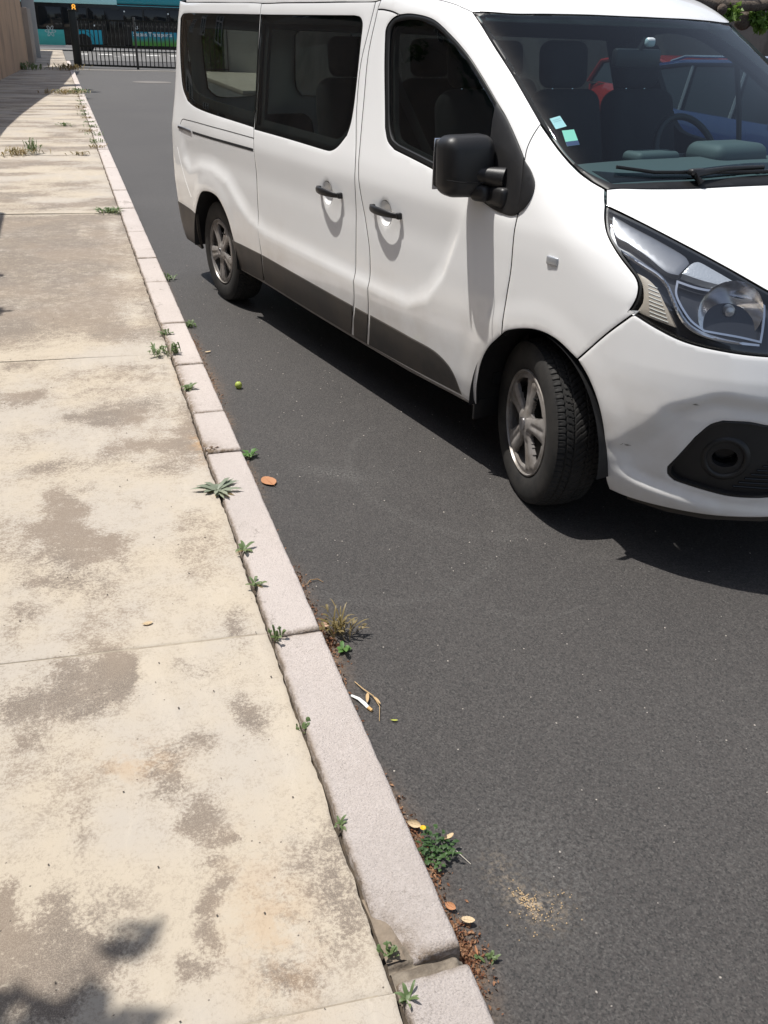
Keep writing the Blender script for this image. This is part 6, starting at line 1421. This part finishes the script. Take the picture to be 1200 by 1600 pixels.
for i, (x, y_, h, cr, sd_) in enumerate(((-5.2, -2, 6.8, 1.9, 21), (-5.0, 3, 7.2, 2.1, 22), (-5.3, 8.5, 6.6, 1.9, 23), (-5.0, 14, 7.4, 2.0, 24))):
    tree((x, y_, 0), h, cr, '%s unseen tree of the row added to darken window reflections' % ORD[i], LD, .13, 26, 170, sd_, 'unseen trees added to darken window reflections')  # unseen row, added to dim the sky and reflections on the van's flank
b_ = BM(); root = empty('plane_tree', (9.75, 11.3, 0), 0, label='pollarded tree with knobbly branches over the van roof corner', cat='tree')
tube(b_, [(0, 0, 0), (.05, 0, .9), (-.05, .05, 1.7), (-.2, .0, 2.1)], [.20, .16, .14, .13], 12)
br = [[(-.2, 0, 2.0), (-.75, -.2, 2.16), (-1.35, -.3, 2.10), (-1.85, -.3, 2.08), (-2.4, -.3, 2.16)], [(-.2, 0, 2.0), (-.6, -.3, 2.35), (-1.2, -.3, 2.6), (-1.7, -.3, 3.0)], [(-.05, 0, 1.9), (.3, .1, 2.5), (.5, .3, 3.1)], [(-.2, 0, 2.1), (-.4, .4, 2.7), (-.5, .8, 3.3)]]
for q in br: tube(b_, q, [.12, .085, .06, .075, .05][:len(q)], 10)
for _ in range(26):
    q = br[RNG.integers(0, 4)]; k = RNG.integers(1, len(q)); bmesh.ops.create_icosphere(b_, subdivisions=2, radius=RNG.uniform(.06, .12), matrix=Matrix.Translation(Vector(q[k])+Vector(RNG.normal(0, .07, 3).tolist())))
obj('trunk', b_, bark, root, 80)
C = clumps([(-1.80, -.3, 1.98), (-1.66, -.35, 2.02), (-1.15, -.3, 1.93), (-1.05, -.3, 2.0), (-1.25, -.25, 1.98), (-3.15, -.3, 2.17), (-2.95, -.3, 2.14), (-1.4, 0, 3.1), (-.6, .3, 3.4), (.4, .2, 3.2)], [.12, .11, .11, .11, .09, .12, .10, .4, .5, .5], 60); leafcloud('crown', C, .07, LG, root)

def car(loc, rz, L, W_, H, colr, label, name='parked_car', rails=False):
    root = empty(name, loc, R(rz), label=label, cat='car'); pm = mat(name+'_paint', colr, .3, coat=.8)
    def sect(x):       # x along the car from nose (0) to tail (1): lower body half section top height and roof height
        belt = np.interp(x, [0, .06, .25, .32, .9, 1], [.55, .72, .95, .98, 1.02, .9]); roof = np.interp(x, [0, .27, .30, .42, .55, .85, .95, 1], [0, 0, .0, H-.06, H, H-.04, H-.35, 0]); return belt, roof
    b_ = BM(); rows = []; n = 34
    for i in range(n+1):
        f = i/n; x = (f-.5)*L; belt, _ = sect(f); w_ = W_/2*np.interp(f, [0, .05, .2, .8, .95, 1], [.62, .85, 1, 1, .9, .75])
        rows.append([b_.verts.new((x, s_*a*w_, z)) for s_, a, z in ((-1, .9, .22), (-1, 1, .35), (-1, 1.02, .6), (-1, .99, belt*.88), (-1, .93, belt), (1, .93, belt), (1, .99, belt*.88), (1, 1.02, .6), (1, 1, .35), (1, .9, .22))])
    for a, c in zip(rows[:-1], rows[1:]):
        for k in range(9): b_.faces.new((a[k], c[k], c[k+1], a[k+1]))
    b_.faces.new(rows[0]); b_.faces.new(rows[-1][::-1]); bmesh.ops.recalc_face_normals(b_, faces=b_.faces[:]); obj('body', b_, pm, root, 40)
    def cabin(pts, w0, w1, name_, mt, z_in=0): pass
    b_ = BM(); P = [(-.22*L, .97), (-.09*L, H-.07), (.02*L, H), (.30*L, H-.04), (.42*L, H-.10), (.475*L, 1.0)]; wl = W_/2*.90; wt = W_/2*.74
    def wz(z): return wl+(wt-wl)*max(0, (z-.97)/(H-.97))
    gl_ = [[b_.verts.new((x, s_*wz(z)*.985, z-.03)) for x, z in P] for s_ in (-1, 1)]
    b_.faces.new(gl_[0]); b_.faces.new(gl_[1][::-1])
    for i in (0, 4): b_.faces.new((gl_[0][i], gl_[0][i+1], gl_[1][i+1], gl_[1][i]))
    bmesh.ops.recalc_face_normals(b_, faces=b_.faces[:]); obj('window', b_, bwin, root, 30)
    b_ = BM(); rr_ = [[b_.verts.new((x, s_*wz(H)*k, z+(0 if k == 1 else .035))) for s_, k in ((-1, 1), (-1, .7), (1, .7), (1, 1))] for x, z in P[1:5]]
    for a, c in zip(rr_[:-1], rr_[1:]):
        for k in range(3): b_.faces.new((a[k], c[k], c[k+1], a[k+1]))
    bmesh.ops.recalc_face_normals(b_, faces=b_.faces[:]); obj('roof', b_, pm, root, 60)
    for s_ in (-1, 1):
        b_ = BM(); tube(b_, [(x, s_*wz(z), z) for x, z in P], .035, 6); obj('window_frame', b_, pm, root, 60)
        for x in (.06*L, .26*L): b_ = BM(); tube(b_, [(x-.02, s_*wl, .98), (x+.03, s_*wt, H-.03)], .022, 6); obj('pillar', b_, mat('pillar_chrome', (.35, .36, .38), .3, .6), root)
        b_ = BM(); tube(b_, [(-.20*L, s_*wl*1.02, .975), (.46*L, s_*wl*1.02, 1.0)], .010, 5); obj('trim_strip', b_, M['chrome'], root)
        if rails: b_ = BM(); tube(b_, [(-.07*L, s_*wt*.93, H-.01), (-.02*L, s_*wt*.93, H+.05), (.32*L, s_*wt*.93, H+.02), (.38*L, s_*wt*.93, H-.04)], .017, 6); obj('roof_rail', b_, M['chrome'], root)
        for x in (-.31*L, .29*L):
            b_ = BM(); Mz = Matrix.Translation((x, s_*(W_/2-.12), .32)) @ Matrix.Rotation(math.pi/2*(1 if s_ == -1 else -1), 4, 'Z')
            lathe(b_, [(.20, -.12), (.32, -.12), (.33, -.08), (.33, .08)], 28, Mz); w__ = obj('wheel', b_, M['tyre'], root, 50); b_ = BM(); lathe(b_, [(.0, -.13), (.20, -.115)], 24, Mz); obj('rim', b_, M['silver'], w__, 50)
        b_ = BM(); box(b_, (-.15*L, s_*(W_/2+.07), 1.02), (.12, .18, .13), .03); obj('wing_mirror', b_, pm, root, 50)
        b_ = BM(); box(b_, (-.47*L, s_*W_*.33, .66), (.18, .30, .13), .03); obj('headlight', b_, M['satin'], root); b_ = BM(); box(b_, (.475*L, s_*W_*.36, .85), (.12, .2, .25), .03); obj('tail_light', b_, mat('tail_red', (.3, .01, .01), .3), root)
    return root
car((7.40, 8.4, 0), 90, 4.6, 1.8, 1.52, (.012, .035, .135), 'blue estate car with roof rails parked beyond the van', rails=True)
car((9.7, 14.0, 0), 90, 3.9, 1.7, 1.44, (.35, .015, .012), 'red hatchback parked further along behind the van')
